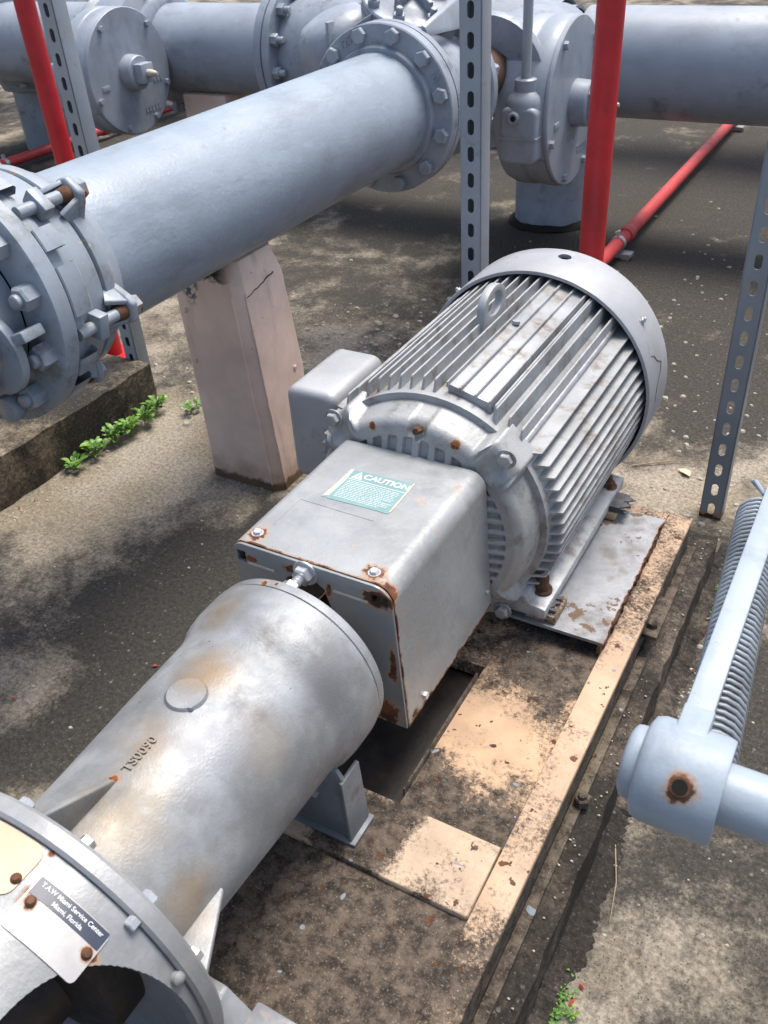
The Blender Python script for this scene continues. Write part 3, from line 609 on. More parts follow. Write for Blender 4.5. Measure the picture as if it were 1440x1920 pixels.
patch(75, 115, .185, .235, .1740, 'nameplate', 'tanplate', .012)
for a, y in ((69, .196), (48.5, .194), (76.5, .203)):
    d = (math.cos(R_(a)), 0, math.sin(R_(a))); MB().lathe([(0, .0042), (.003, .0036), (.0048, .001), (.0048, -.001)], mp(y, .1754, a), d, 14).build('rivet', 'rust', pu)
# pump support foot
MB().prism([(-.62, .30), (-.440, .30), (-.432, .285), (-.432, .171), (-.666, .171), (-.666, .285)], 1, .560, .567).build('support_web', 'foot', pu, bevel=.002)
MB().add([(-.431, .556, .285), (-.431, .598, .285), (-.427, .602, .171), (-.427, .556, .171), (-.437, .556, .285), (-.437, .598, .285), (-.433, .602, .171), (-.433, .556, .171)], [(0, 1, 2, 3), (7, 6, 5, 4), (0, 4, 5, 1), (1, 5, 6, 2), (2, 6, 7, 3), (3, 7, 4, 0)]).build('support_side', 'foot', pu, bevel=.0015)
MB().box(-.67, -.421, .553, .606, .1643, .1700).build('support_sole', 'foot', pu, bevel=.002); bolt(pu, (-.445, .590, .1700), (0, 0, 1), .0075, .009, .006, False, 'rust')
MB().prism([(-.60, .26), (-.50, .26), (-.47, .24), (-.63, .24)], 1, .55, .61).build('support_neck', 'bracket', pu, bevel=.003)
# front foot beam under the flange
MB().prism([(-.66, .1635), (-.40, .1635), (-.40, .176), (-.44, .215), (-.66, .215)], 1, .258, .318).build('flange_foot', 'bracket', pu, bevel=.004)
MB().box(-.412, -.318, .288, .330, .1605, .186).build('foot_block', 'riser', pu, bevel=.003); MB().box(-.42, -.300, .276, .287, .1600, .1685).build('foot_shim', 'rust', pu, jit=.001)

# ================================================================ large pipe with flange
lp = thing('large_pipe', 'thick blue-grey water pipe resting on the pink concrete pier', 'pipe', (P[0], 1.5, .54))
YF = 2.135
MB().lathe([(.13, .86), (.1395, .86), (.1395, YF-.012), (.13, YF-.012)], (P[0], 0, P[1]), (0, 1, 0), 96).build('pipe', 'pipe', lp, smooth=50)
fo = MB().lathe([(.13, -.014), (.150, -.014), (.1535, -.010), (.156, .000), (.2005, .001), (.2035, .004), (.2035, .034), (.2, .038), (.13, .038)], (P[0], YF, P[1]), (0, 1, 0), 96).build('flange', 'pipe2', lp)
for k in range(12): a = 15+30*k; bolt(fo, pp(YF+.001, .180, a), (0, -1, 0), .0195, .016, 0, False, 'pipe2')
def flat_on_flange(ang, r): 
    c = Vector(pp(YF+.001, r, ang)); d = Vector((math.cos(R_(ang)), 0, math.sin(R_(ang)))); t_ = Vector((d.z, 0, -d.x))
    return lambda x, y, z_: c+t_*x+d*y+Vector((0, -z_, 0))
lettering('125', .026, .003, flat_on_flange(120, .181), 'cast_lettering', 'pipe2', fo, bold=.0006)
lettering('10', .028, .003, flat_on_flange(30, .181), 'cast_lettering', 'pipe2', fo, bold=.0006)

# ================================================================ flanged coupling at the near end
cpg = thing('pipe_coupling', 'blue-grey flanged coupling with tie lugs and rusty bolt rods at left edge', 'coupling', (P[0], .9, .13))
MB().lathe([(.13, .0), (.197, 0), (.201, .003), (.201, .030), (.198, .0335), (.13, .0335)], (P[0], .818, P[1]), (0, 1, 0), 96).build('flange', 'coupling', cpg)
MB().lathe([(.15, 0), (.186, 0), (.186, .020), (.182, .030), (.176, .034), (.174, .085), (.170, .090), (.150, .090)], (P[0], .8525, P[1]), (0, 1, 0), 96).build('sleeve', 'coupling', cpg)
for k in range(6):                                                  # raised segments around the sleeve
    a0 = 47+60*k-52; 
    for (b0, b1) in ((4, 26), (33, 43)):
        MB().lathe([(.183, .0), (.1985, .0), (.2005, .002), (.2005, .034), (.196, .040), (.183, .041)], (P[0], .8530, P[1]), (0, 1, 0), 8, closed=True, a0=-(a0+b1)+0, a1=-(a0+b0)).build('segment', 'coupling', cpg, smooth=30)
MB().lathe([(.1405, 0), (.168, 0), (.172, .003), (.172, .020), (.166, .028), (.150, .060), (.1405, .064)], (P[0], .9465, P[1]), (0, 1, 0), 96).build('follower_ring', 'coupling', cpg)
for k in range(6):
    a = 43.5-56+60*k+1; d = Vector((math.cos(R_(a)), 0, math.sin(R_(a)))); t_ = Vector((-d.z, 0, d.x)); c = Vector((P[0], 0, P[1]))
    q = [(-.036, .158), (-.025, .192), (-.016, .206), (.016, .206), (.025, .192), (.036, .158)]
    vs_ = [c+t_*u_+d*r_+Vector((0, y, 0)) for y in (.962, .978) for u_, r_ in q]
    MB().add(vs_, [tuple(range(6)), tuple(range(11, 5, -1))]+[(i, i+6, (i+1) % 6+6, (i+1) % 6) for i in range(6)]).build('lug', 'coupling', cpg, bevel=.005, seg=3)
    for s in (-1, 1):
        vs_ = [c+t_*(s*u_)+d*r_+Vector((0, y, 0)) for y, u_, r_ in ((.948, .036, .160), (.97, .034, .160), (.97, .019, .200), (.930, .026, .180), (.948, .024, .160), (.97, .022, .160), (.97, .011, .200), (.930, .018, .180))]
        MB().add(vs_, [(0, 1, 2, 3), (7, 6, 5, 4), (0, 4, 5, 1), (1, 5, 6, 2), (2, 6, 7, 3), (3, 7, 4, 0)]).build('lug_cheek', 'coupling', cpg, bevel=.002)
    MB().cyl(c+d*.188+Vector((0, .862, 0)), c+d*.188+Vector((0, .975, 0)), .0098, n=18).build('tie_rod', 'coupling', cpg)
    MB().lathe([(.0099, 0), (.0112, .002), (.0135, .018), (.0099, .02)], c+d*.188+Vector((0, .9435, 0)), (0, 1, 0), 14).build('rust_sleeve', 'rust', cpg)
    bolt(cpg, c+d*.188+Vector((0, .9785, 0)), (0, 1, 0), .017, .014, 0, False, 'coupling', 'rod_head')
    MB().obox(c+d*.190+Vector((0, .904, 0)), t_*.021, Vector((0, .010, 0)), d*.013).build('lug_block', 'coupling', cpg, bevel=.003)
for k in range(12):
    a = 14.5-32*k if k < 3 else 14.5-30*k-4
    bolt(cpg, pp(.8175, .170, a), (0, -1, 0), .0195, .026, .010, False, 'coupling', 'nut')
vb = thing('pipe_valve', 'blue-grey valve body and round cover cut off by the left edge', 'valve', (P[0], .6, .13))
MB().lathe([(.13, .26), (.138, .20), (.132, .10), (.135, .0)], (P[0], .555, P[1]), (0, 1, 0), 64).build('body', 'coupling', vb)
MB().cyl((-1.135, .76, .640), (-1.135, .776, .640), .066, n=48).build('round_cover', 'coupling', vb, bevel=.003)
MB().obox((-1.082, .785, .668), (.030, 0, .012), (0, .020, 0), (-.003, 0, .008)).build('web', 'coupling', vb, bevel=.003)
MB().cyl((-1.165, .775, .530), (-1.165, .80, .530), .022, n=32).build('lower_boss', 'coupling', vb, bevel=.004)
MB().box(P[0]-.10, P[0]+.06, .30, .38, .0, .56).build('support', 'coupling', vb, bevel=.004)
MB().cyl((P[0], .2, P[1]), (P[0], .556, P[1]), .1345, n=48).build('inlet', 'coupling', vb)
nb = thing('neighbour_base_rail', 'tan steel base rail corner on the left plinth', 'base frame', (-1.9, .9, .13)); MB().box(-2.6, -1.76, -.2, 1.02, .131, .17).build('rail', 'base_rail', nb, bevel=.003)

# ================================================================ pier
pier = thing('concrete_pier', 'pink painted concrete pier holding up the thick pipe', 'pier', (-1.237, 1.45, 0))
x0, x1, y0, y1, zt_ = -1.332, -1.136, 1.385, 1.52, .545
m = MB()
def pr_rect(z_, g_, ch):
    dx = -.066*max(z_, 0); y1 = 1.52+.05*min(max(z_, 0)/.22, 1)-.02*max(0, z_-.22)
    return [(a_+dx, b_2) for a_, b_2 in [(x0-g_+ch, y0-g_), (x1+g_-ch, y0-g_), (x1+g_, y0-g_+ch), (x1+g_, y1+g_-ch), (x1+g_-ch, y1+g_), (x0-g_+ch, y1+g_), (x0-g_, y1+g_-ch), (x0-g_, y0-g_+ch)]]
lv = [(-.01, .010, .020), (.10, .007, .020), (.25, .004, .021), (.40, .001, .021), (.485, 0, .022), (.545, -.012, .022)]
for z_, g_, ch in lv: m.v += [Vector((a, b, z_)) for a, b in pr_rect(z_, g_, ch)]
for i in range(len(lv)-1):
    for k in range(8): m.f.append((i*8+k, i*8+(k+1) % 8, (i+1)*8+(k+1) % 8, (i+1)*8+k))
m.f.append(tuple(range(40, 48)))
m.build('shaft', 'pier', pier, bevel=.003, smooth=20)
m = MB(); 
for sx in (x1-.0205, x1-.001):                                      # raised board seams along the edge
    yy = y0-.001 if sx < x1-.01 else y0+.021
    pts = [((sx+.008-.009*z_/.48*1.0 if sx < x1-.01 else sx+.010*(1-z_/.48))-.066*z_, yy-.009*(1-z_/.48), z_) for z_ in [i*.02 for i in range(25)]]
    m.tube([(a+random.uniform(-.0012, .0012), b, c) for a, b, c in pts], .0022, 6)
m.build('edge_seam', 'pier', pier)
pts = [(x1-.0315, y0+.02+i*.0075, .470+.0016*i+random.uniform(-.0015, .0015)) for i in range(15)]; MB().tube(pts, .0014, 6).build('crack', 'rust', pier)
for (yy, zz) in ((y0, .43), (y0, .31)): MB().lathe([(0, -.005), (.005, -.004), (.008, .002)], (x0+.015+random.uniform(-.01, .02), yy-.002, zz), (0, 1, 0), 9).build('form_plug', 'pier', pier, jit=.001)
MB().lathe([(0, -.005), (.005, -.004), (.008, .003)], (x1-.014, 1.52, .26), (-1, 0, 0), 9).build('form_plug', 'pier', pier, jit=.001)
MB().lathe([(.1400, -.062), (.1445, -.062), (.1445, .062), (.1400, .062)], (P[0], 1.452, P[1]), (0, 1, 0), 40, a0=0, a1=360).build('bearing_pad', 'black', pier) if False else None

# ================================================================ slotted struts
def strut(x, y, h, mat, label, w=.0413, d=.0413):
    t = thing('strut_post', label, 'post', (x, y, 0), 'slotted strut posts')
    m = MB(); th = .0026; pit = .0500; hw, hh = .0070, .0145; nz = int(h/pit)
    angs = []; ca = math.atan2(pit/2, w/2)
    for b in (0, 1, 2, 3):
        base = [-ca, ca, math.pi-ca, math.pi+ca][b]; nxt = [ca, math.pi-ca, math.pi+ca, 2*math.pi-ca][b]
        angs += [base+(nxt-base)*i/6 for i in range(6)]
    n = len(angs)
    for c in range(nz):
        zc = c*pit+pit/2; fr = []; bk = []; 
        for a in angs:
            ca_, sa = math.cos(a), math.sin(a); k = min((w/2)/max(abs(ca_), 1e-6), (pit/2)/max(abs(sa), 1e-6)); ox, oz = ca_*k, sa*k
            # stadium hole
            L = hh-hw; t1 = hw/max(abs(ca_), 1e-6)
            if abs(sa)*t1 <= L: hx, hz = ca_*t1, sa*t1
            else:
                B = L*abs(sa); q = B+math.sqrt(max(B*B-L*L+hw*hw, 0)); hx, hz = ca_*q, sa*q
            fr.append(((ox, oz), (hx, hz)))
        k0 = len(m.v)
        for yy in (y, y+th):
            m.v += [Vector((x+o_[0], yy, zc+o_[1])) for o_, h_ in fr]+[Vector((x+h_[0], yy, zc+h_[1])) for o_, h_ in fr]
        for i in range(n):
            j = (i+1) % n; A = k0; Bk = k0+2*n
            m.f += [(A+i, A+j, A+n+j, A+n+i), (Bk+i, Bk+n+i, Bk+n+j, Bk+j), (A+n+i, A+n+j, Bk+n+j, Bk+n+i)]
    m.build('slotted_face', mat, t, smooth=30)
    H_ = nz*pit
    for s in (-1, 1):
        a, b = (x+s*w/2, x+s*(w/2+th)); pr = [(min(a, b), y+.0015), (max(a, b), y+.0015), (max(a, b), y+d), (min(a, b), y+d)]
        MB().prism(pr, 2, -.002, H_).build('side_wall', mat, t, bevel=.0009)
        MB().box(min(x+s*w/2, x+s*(w/2-.009)), max(x+s*w/2, x+s*(w/2-.009)), y+d-.0025, y+d-.0001, -.001, H_).build('rolled_lip', mat, t)
    if mat == 'strut': MB().box(x-w/2+.0002, x+w/2-.0002, y+d, y+d+.002, 0, H_).build('slot_shade_plate', mat, t)  # added plate closing the channel so the slots look dark
    return t
strut(-1.772, 1.606, 1.9, 'strut', 'grey slotted strut post at the corner of the left plinth')
strut(-.771, 1.672, 1.9, 'strut', 'grey slotted strut post rising behind the motor, in the middle')
strut(-.210, 1.690, 1.9, 'strutd', 'dark grey slotted strut post at the right, behind the plinth corner')

# ================================================================ red posts and ground pipes
def redpost(x, y, label, w=.026):
    t = thing('red_post', label, 'post', (x, y, 0), 'red posts')
    MB().cyl((x, y, .008), (x, y, 1.9), w, n=36).build('tube', 'red', t); MB().box(x-.06, x+.06, y-.06, y+.06, 0, .008).build('foot_plate', 'red', t)
redpost(-.553, 1.80, 'bright red round post standing behind the motor fan cowl'); redpost(-2.045, 1.79, 'red post at top left beside the slotted strut')
def redline(x, y0_, y1_, r, label, clamps, joint):
    t = thing('red_ground_pipe', label, 'pipe', (x, (y0_+y1_)/2, 0), 'thin red pipes along the ground')
    z_ = r+.028; MB().cyl((x, y0_, z_), (x, y1_, z_), r, n=20).build('pipe', 'redpipe', t)
    for yj in joint: MB().lathe([(r, 0), (r*1.18, 0), (r*1.22, .006), (r*1.22, .05), (r*1.16, .055), (r, .055)], (x, yj, z_), (0, 1, 0), 20).build('socket', 'redpipe', t)
    for yc in clamps:
        b = MB().box(x-.05, x+.055, yc-.021, yc+.021, .0, .024).build('clamp_strut', 'strutd', t, bevel=.002)
        m = MB().lathe([(r+.0005, 0), (r+.003, 0), (r+.003, .022), (r+.0005, .022)], (x, yc-.011, z_), (0, 1, 0), 20); m.box(x-.004, x+.004, yc-.009, yc+.009, z_+r, z_+r+.022); m.build('clamp_band', 'zinc', t); bolt(t, (x-.004, yc, z_+r+.014), (-1, 0, 0), .006, .008, 0, False, 'zinc')
redline(-.865, 1.9, 8, .024, 'thin red pipe along the ground behind the motor, under the right header pipe', (3.12, 5.0), (3.2,)); redline(-4.1, 1.2, 8, .024, 'thin red pipe along the ground behind the left valve', (3.2,), (3.9,))

# ================================================================ header and valves behind
HY, HZ, HR = 3.42, .580, .176
hp = thing('header_pipe', 'large horizontal blue-grey header pipe across the background', 'pipe', (-1.5, HY, .2))
MB().lathe([(HR-.01, 0), (HR, 0), (HR, 7), (HR-.01, 7)], (-1.12, HY, HZ), (1, 0, 0), 72).build('pipe_run', 'header', hp, smooth=50)
MB().lathe([(HR-.01, 0), (HR, 0), (HR, 1.85), (HR-.01, 1.85)], (-3.02, HY, HZ), (1, 0, 0), 72).build('pipe_run', 'header', hp, smooth=50)
MB().lathe([(HR-.01, 0), (HR, 0), (HR, 4), (HR-.01, 4)], (-7.4, HY, HZ), (1, 0, 0), 72).build('pipe_run', 'header', hp, smooth=50)
def hflange(x, t, r, nb, sgn, parent=hp, y=HY, z_=HZ, br_=.225, ph=10, mat='pipe2'):
    f_ = MB().lathe([(HR-.02, 0), (r-.003, 0), (r, .003), (r, t-.003), (r-.003, t), (HR-.02, t)], (x, y, z_), (1, 0, 0), 72).build('flange', mat, parent)
    for k in range(nb):
        a = R_(ph+360*k/nb); bolt(f_, (x+(t if sgn > 0 else 0), y+br_*math.cos(a), z_+br_*math.sin(a)), (sgn, 0, 0), .024, .026, .024, False, mat)
hflange(-2.40, .035, .262, 12, 1); hflange(-2.36, .03, .262, 12, 1, ph=10)
MB().lathe([(.10, 0), (HR+.02, 0), (HR+.035, .05), (HR+.05, .2), (HR+.03, .5), (HR+.04, .8), (HR+.02, 1.12)], (-2.33, HY, HZ), (1, 0, 0), 64).build('tee_body', 'pipe2', hp, smooth=50)
# harness ring on the left run
hr = MB().lathe([(HR, 0), (HR+.04, 0), (HR+.044, .004), (HR+.044, .022), (HR+.036, .03), (HR+.012, .04), (HR, .04)], (-3.05, HY, HZ), (1, 0, 0), 64).build('harness_ring', 'pipe2', hp)
for k in range(6):
    a = R_(24+60*k); d = Vector((0, math.cos(a), math.sin(a))); t_ = Vector((0, -d.z, d.y)); c = Vector((-3.035, HY, HZ))
    MB().obox(c+d*.232, Vector((.014, 0, 0)), t_*.034, d*.034).build('harness_lug', 'pipe2', hp, bevel=.008); bolt(hr, c+d*.242+Vector((.014, 0, 0)), (1, 0, 0), .019, .02, .02, False, 'pipe2')
    MB().cyl(c+d*.242+Vector((-.35, 0, 0)), c+d*.242, .011, n=12).build('tie_rod', 'pipe2', hp)
MB().lathe([(.12, 0), (.20, 0), (.215, .03), (.20, .06), (.23, .12), (.22, .25), (.12, .3)], (-3.42, HY, HZ), (1, 0, 0), 48).build('coupling_body', 'pipe2', hp, smooth=50)
for hx in (-2.82,): MB().box(hx-.12, hx+.12, HY-.1, HY+.1, 0, HZ-.165).build('saddle_pier', 'pier', hp, bevel=.01)
# check valve behind the large pipe's flange
cv = thing('check_valve', 'blue-grey cast check valve bolted behind the large pipe flange', 'valve', (P[0], 2.5, .4))
MB().lathe([(.13, .0395), (.2035, .0395), (.2035, .062), (.155, .068), (.165, .12), (.165, .2), (.150, .26), (.0, .262)], (P[0], YF, P[1]), (0, 1, 0), 72).build('body', 'pipe2', cv, smooth=50)
# side bonnet (domed) on the left
MB().lathe([(0, .165), (.05, .163), (.085, .152), (.108, .128), (.117, .09), (.118, -.06)], (-1.49, 2.42, .715), (-.25, -.25, .95), 48).build('bonnet', 'pipe2', cv, smooth=50)
MB().obox((-1.475, 2.30, .74), (.005, 0, 0), (0, .018, -.0), (0, 0, .12)).build('bonnet_rib', 'pipe2', cv, bevel=.003)
MB().obox((-1.53, 2.305, .665), (.075, 0, .0), (0, .03, 0), (0, 0, .012)).build('bonnet_rib', 'pipe2', cv, bevel=.004)
lettering('125', .035, .004, lambda x, y, z_: (-1.46+x*.9, 2.44+y, .883+z_-abs(x)*.25), 'cast_lettering', 'pipe2', cv, bold=.0008)
# bonnet cover plate with ribs and bolts, tilted
cvn = Vector((.30, -.30, .90)).normalized(); X_, Y_, Z_ = frame(cvn); cc = Vector((-1.275, 2.40, .885))
MB().lathe([(0, .035), (.085, .032), (.095, .025), (.132, .025), (.136, .021), (.136, .0), (0, 0)], cc, cvn, 48).build('cover', 'pipe2', cv)
MB().lathe([(.08, -.14), (.10, -.09), (.136, -.022), (.138, -.002), (.0, -.002)], cc, cvn, 48).build('cover_neck', 'pipe2', cv)
for k in range(8):
    a = R_(45*k+12); bolt(cv, cc+(X_*math.cos(a)+Y_*math.sin(a))*.115+cvn*.025, cvn, .017, .016, .018, False, 'pipe2', 'cover_nut')
for k in range(3):
    a = R_(60*k+30); d = X_*math.cos(a)+Y_*math.sin(a); MB().obox(cc+cvn*.045, d*.09, cvn.cross(d)*.007, cvn*.014).build('cover_rib', 'pipe2', cv, bevel=.003)
for s, aa in ((1, (.06, -.02, .05)), (-1, (-.05, -.03, .04))):
    MB().add([(P[0]+s*.10, YF+.06, P[1]+.17), (P[0]+s*.10, YF+.34, P[1]+.16), (P[0]+s*.08, YF+.34, P[1]+.24), (P[0]+s*.092, YF+.06, P[1]+.19), (P[0]+s*.112, YF+.06, P[1]+.165), (P[0]+s*.112, YF+.34, P[1]+.15), (P[0]+s*.092, YF+.34, P[1]+.235), (P[0]+s*.104, YF+.06, P[1]+.185)],
             [(0, 1, 2, 3), (7, 6, 5, 4), (0, 4, 5, 1), (1, 5, 6, 2), (2, 6, 7, 3), (3, 7, 4, 0)]).build('body_rib', 'pipe2', cv, bevel=.003)
# short spool toward the right valve with an exposed rusty length
spool = thing('valve_spool', 'rust-orange exposed pipe between grey couplings beside the right gear valve', 'pipe', (-1.237, 2.6, .5))
MB().cyl((P[0], 2.42, P[1]-.02), (P[0], 2.80, P[1]-.03), .075, n=40).build('bare_pipe', 'rustpipe', spool)
MB().lathe([(.15, 0), (.182, 0), (.187, .004), (.187, .03), (.176, .04), (.155, .05), (.15, .05)], (P[0], 2.425, P[1]), (0, 1, 0), 56).build('collar', 'pipe2', spool)
for k in range(8): a = 45*k+15; bolt(spool, pp(2.462, .168, a), (0, 1, 0), .018, .02, .02, False, 'pipe2')
MB().lathe([(.10, 0), (.19, 0), (.20, .02), (.19, .05), (.165, .06), (.17, .14), (.16, .5), (.15, .6)], (P[0], 2.80, P[1]-.06), (0, 1, 0), 48).build('valve_barrel', 'pipe2', spool, smooth=45)

def gear_valve(x, y, z_, r, th, label, stem, name='gear_valve'):
    t = thing(name, label, 'valve', (x, y, z_-r), 'gear-operated valves')
    MB().lathe([(0, 0), (r*.94, 0), (r*.97, -.004), (r, -.016), (r, -th*.42), (r*.985, -th*.45), (r*.985, -th*.52), (r, -th*.55), (r, -th*.85), (r*.96, -th), (0, -th)], (x, y, z_), (1, 0, 0), 80).build('gear_housing', 'gearbox', t)
    MB().lathe([(0, .0), (r*.985, 0), (r*.998, -.004), (r*.998, -.012)], (x+.006, y, z_), (1, 0, 0), 80).build('cover_disc', 'gearbox', t)
    MB().lathe([(r*.285, .0), (r*.27, .05), (r*.255, .055), (0, .055)], (x+.005, y, z_), (1, 0, 0), 48).build('shaft_boss', 'gearbox', t, smooth=30)
    MB().box(x+.055, x+.10, y-.036, y+.036, z_-.036, z_+.036).build('square_nut', 'gearbox', t, bevel=.004)
    MB().lathe([(0, .05), (.006, .05), (.008, .038), (.011, .034), (.008, .03), (.014, .022), (.014, 0)], (x+.10, y, z_), (1, 0, 0), 16).build('grease_nipple', 'stickeredge', t)
    for a in (125, 48, -20, -62, 200, 250): bolt(t, (x+.006, y+r*.9*math.cos(R_(a)), z_+r*.9*math.sin(R_(a))), (1, 0, 0), .0125, .014, 0, False, 'gearbox')
    MB().box(x+.004, x+.009, y-.165*r/.25-.02, y-.165*r/.25+.02, z_-.045, z_-.025).build('pointer', 'gearbox', t, bevel=.001)
    random.seed(3)
    for row, (yy, zz, n_) in enumerate(((y+.045, z_-.165, 5), (y-.06, z_-.11, 4), (y+.125, z_-.06, 3))):
        for k in range(n_): MB().prism([(yy+k*.02, zz), (yy+k*.02+.012, zz), (yy+k*.02+.012, zz+.005), (yy+k*.02+.004, zz+.005), (yy+k*.02+.004, zz+.022), (yy+k*.02, zz+.022)], 0, x+.004, x+.0088).build('cast_mark', 'gearbox', t)
    for xx in (x-th*.25, x-th*.75): MB().lathe([(r-.002, 0), (r+.0025, 0), (r+.0025, th*.2), (r-.002, th*.2)], (xx, y, z_), (1, 0, 0), 14, closed=True, a0=-150, a1=-60).build('band_plate', 'gearbox', t)
    MB().cyl((x-th-.10, y, z_), (x-th, y, z_), r*.62, n=48).build('valve_neck', 'pipe2', t)
    if stem:                                                        # worm housing with upright stem
        xw = x-.072; yw = y-r+.005
        MB().prism(rbox(xw-.058, xw+.058, z_-.125, z_+.04, .022), 1, yw-.045, yw+.12).build('worm_housing', 'gearbox', t, bevel=.012, seg=3)
        MB().lathe([(.058, -.03), (.058, .045), (.05, .065), (.034, .078), (.033, .11), (.028, .114), (.016, .114)], (xw, yw+.012, z_), (0, 0, 1), 40).build('stem_neck', 'gearbox', t, smooth=45)
        MB().prism(rbox(xw-.061, xw+.061, z_-.052, z_-.044, .003), 1, yw-.048, yw+.12).build('housing_seam', 'gearbox', t)
        MB().cyl((xw, yw+.012, z_+.11), (xw, yw+.012, z_+1.2), .0145, n=16).build('stem', 'strut', t)
        MB().lathe([(.009, .012), (.015, .014), (.019, .01), (.019, -.006)], (xw-.012, yw-.045, z_+.012), (0, -1, 0), 16).build('grease_port', 'gearbox', t); MB().cyl((xw-.012, yw-.04, z_+.012), (xw-.012, yw-.056, z_+.012), .008, n=12).build('port_hole', 'black', t)  # black disc painted in for the shade inside the port
    else:
        MB().lathe([(0, -.10), (.05, -.09), (.075, -.06), (.08, .05), (.06, .09), (0, .1)], (x-th-.02, y-r*.72, z_-.03), (0, 0, 1), 32).build('worm_housing', 'gearbox', t, smooth=45)
        MB().cyl((x-th-.02, y-r*.72, z_), (x-th-.02, y-r*.72, z_+1.1), .0165, n=16).build('stem', 'strut', t)
    return t
gear_valve(-1.02, 3.0, .535, .252, .17, 'round grey gear valve with upright stem behind the right red post', True)
gear_valve(-2.915, 3.0, .560, .236, .15, 'round grey gear valve with square shaft nut at upper left', False)
vp = thing('riser_pipe', 'grey vertical pipe into the ground below the right gear valve', 'pipe', (-1.235, 3.43, 0), 'vertical riser pipes'); MB().lathe([(.13, 0), (.138, 0), (.138, .5), (.0, .5)], (-1.235, 3.43, 0), (0, 0, 1), 48).build('pipe', 'pipe2', vp); MB().lathe([(.139, -.01), (.165, .004), (.15, .012), (.139, .02)], (-1.235, 3.43, 0), (0, 0, 1), 40).build('grout_collar', 'black', vp, jit=.004)
vp = thing('riser_pipe', 'dark grey vertical pipe and valve body at the far left edge', 'pipe', (-4.33, 3.75, 0), 'vertical riser pipes'); MB().lathe([(.14, 0), (.15, 0), (.15, .3), (.19, .31), (.21, .36), (.21, .40), (.3, .43), (.34, .55), (.34, .75), (.28, .86), (.20, .9), (.0, .93)], (-4.33, 3.75, 0), (0, 0, 1), 56).build('pipe', 'pipe2', vp, smooth=50)
MB().lathe([(0, .30), (.20, .3), (.27, .27), (.285, .24), (.285, .20), (.24, .18), (.20, .10), (.2, -.2)], (-4.25, 3.62, .64), (.85, -.5, .0), 56).build('bonnet', 'pipe2', vp, smooth=45)
for k in range(10): a = 36*k; X_, Y_, Z_ = frame((.85, -.5, 0)); bolt(vp, Vector((-4.25, 3.62, .64))+Z_*.24+(X_*math.cos(R_(a))+Y_*math.sin(R_(a)))*.265+Z_*.02, Z_, .02, .02, .02, False, 'pipe2')
# farther pipework
for (yy, zz, rr, lab) in ((4.75, .86, .17, 'distant blue-grey pipe run along the top edge, nearer of two'), (6.6, .9, .2, 'most distant blue-grey pipe run beyond the top edge')):
    fp_ = thing('far_pipe', lab, 'pipe', (-1, yy, 0), 'distant pipe runs')
    MB().lathe([(0, 0), (rr, 0), (rr, 16), (0, 16)], (-9, yy, zz), (1, 0, 0), 40).build('pipe', 'header', fp_, smooth=50)
    for fx in (-6.1, -5.2, -3.6, -2.1, -1.9, -.95, -.55, -.25, .9): 
        MB().lathe([(rr-.01, 0), (rr*1.38, 0), (rr*1.38, .035), (rr*1.05, .05), (rr-.01, .05)], (fx, yy, zz), (1, 0, 0), 40).build('flange', 'pipe2', fp_)
        for k in range(10): bolt(fp_, (fx+.05, yy+rr*1.22*math.cos(R_(36*k)), zz+rr*1.22*math.sin(R_(36*k))), (1, 0, 0), .02, .02, .02, False, 'pipe2')
    for fx in (-6.5, -3.0, -.1): MB().box(fx-.1, fx+.1, yy-.1, yy+.1, 0, zz-rr+.02).build('support_pier', 'pier', fp_, bevel=.01)
    for fx in (-4.4, -2.5, -.75): MB().lathe([(0, -.05), (rr*1.1, 0), (rr*1.5, .1), (rr*1.5, .34), (rr*1.15, .45), (.1, .5), (0, .5)], (fx, yy, zz), (1, 0, 0), 32).build('valve_body', 'gearbox', fp_, smooth=45)

# ================================================================ foreground valve lever with spring
lv_ = thing('valve_lever', 'pale blue valve lever arm with coil spring in the right foreground', 'lever', (-.04, .485, .6))
hx, hy, hz = -.0405, .487, .606
MB().lathe([(.0, -.036), (.034, -.036), (.040, -.033), (.0425, -.026), (.0425, .024), (.041, .028), (.0, .028)], (hx, hy, hz), (1, 0, 0), 48).build('hub', 'lever', lv_, smooth=45)
MB().lathe([(0, -.064), (.024, -.064), (.029, -.061), (.030, -.057), (.030, -.036), (0, -.036)], (hx+.016, hy, hz), (1, 0, 0), 40).build('hub_collar', 'lever', lv_, smooth=45)
MB().cyl((hx+.027, hy, hz), (.6, hy, hz), .0245, n=40).build('shaft', 'lever', lv_)
MB().box(-.0570, -.0345, .505, 1.12, .6315, .6425).build('lever_bar', 'lever', lv_, bevel=.0018)
MB().prism([(.487, .60), (.535, .6315), (.535, .6420), (.487, .6485)], 0, -.058, -.0335).build('bar_root', 'lever', lv_, bevel=.003)
a_, b_ = Vector((-.0310, .512, .602)), Vector((-.0580, .872, .604)); ax = (b_-a_).normalized(); X_, Y_, Z_ = frame(ax); L_ = (b_-a_).length; nt_ = 48
pts = [a_+ax*(L_*i/(nt_*14))+(X_*math.cos(2*math.pi*i/14)+Y_*math.sin(2*math.pi*i/14))*.0215 for i in range(nt_*14)]
MB().tube(pts, .00235, 7).build('spring', 'spring', lv_, merge=False, smooth=60)
MB().tube([b_+Vector((.0, .0, .024)), b_+Vector((-.012, .012, .03)), b_+Vector((-.016, .03, .018)), b_+Vector((0, .04, -.004)), b_+Vector((.01, .03, -.02))], .0026, 8).build('spring_hook', 'lever', lv_)
MB().lathe([(.0035, 0), (.0075, 0), (.0085, -.002)], (-.0413, .4553, .6345), (0, -.75, .66), 20).build('screw_hole_lip', 'rust', lv_)
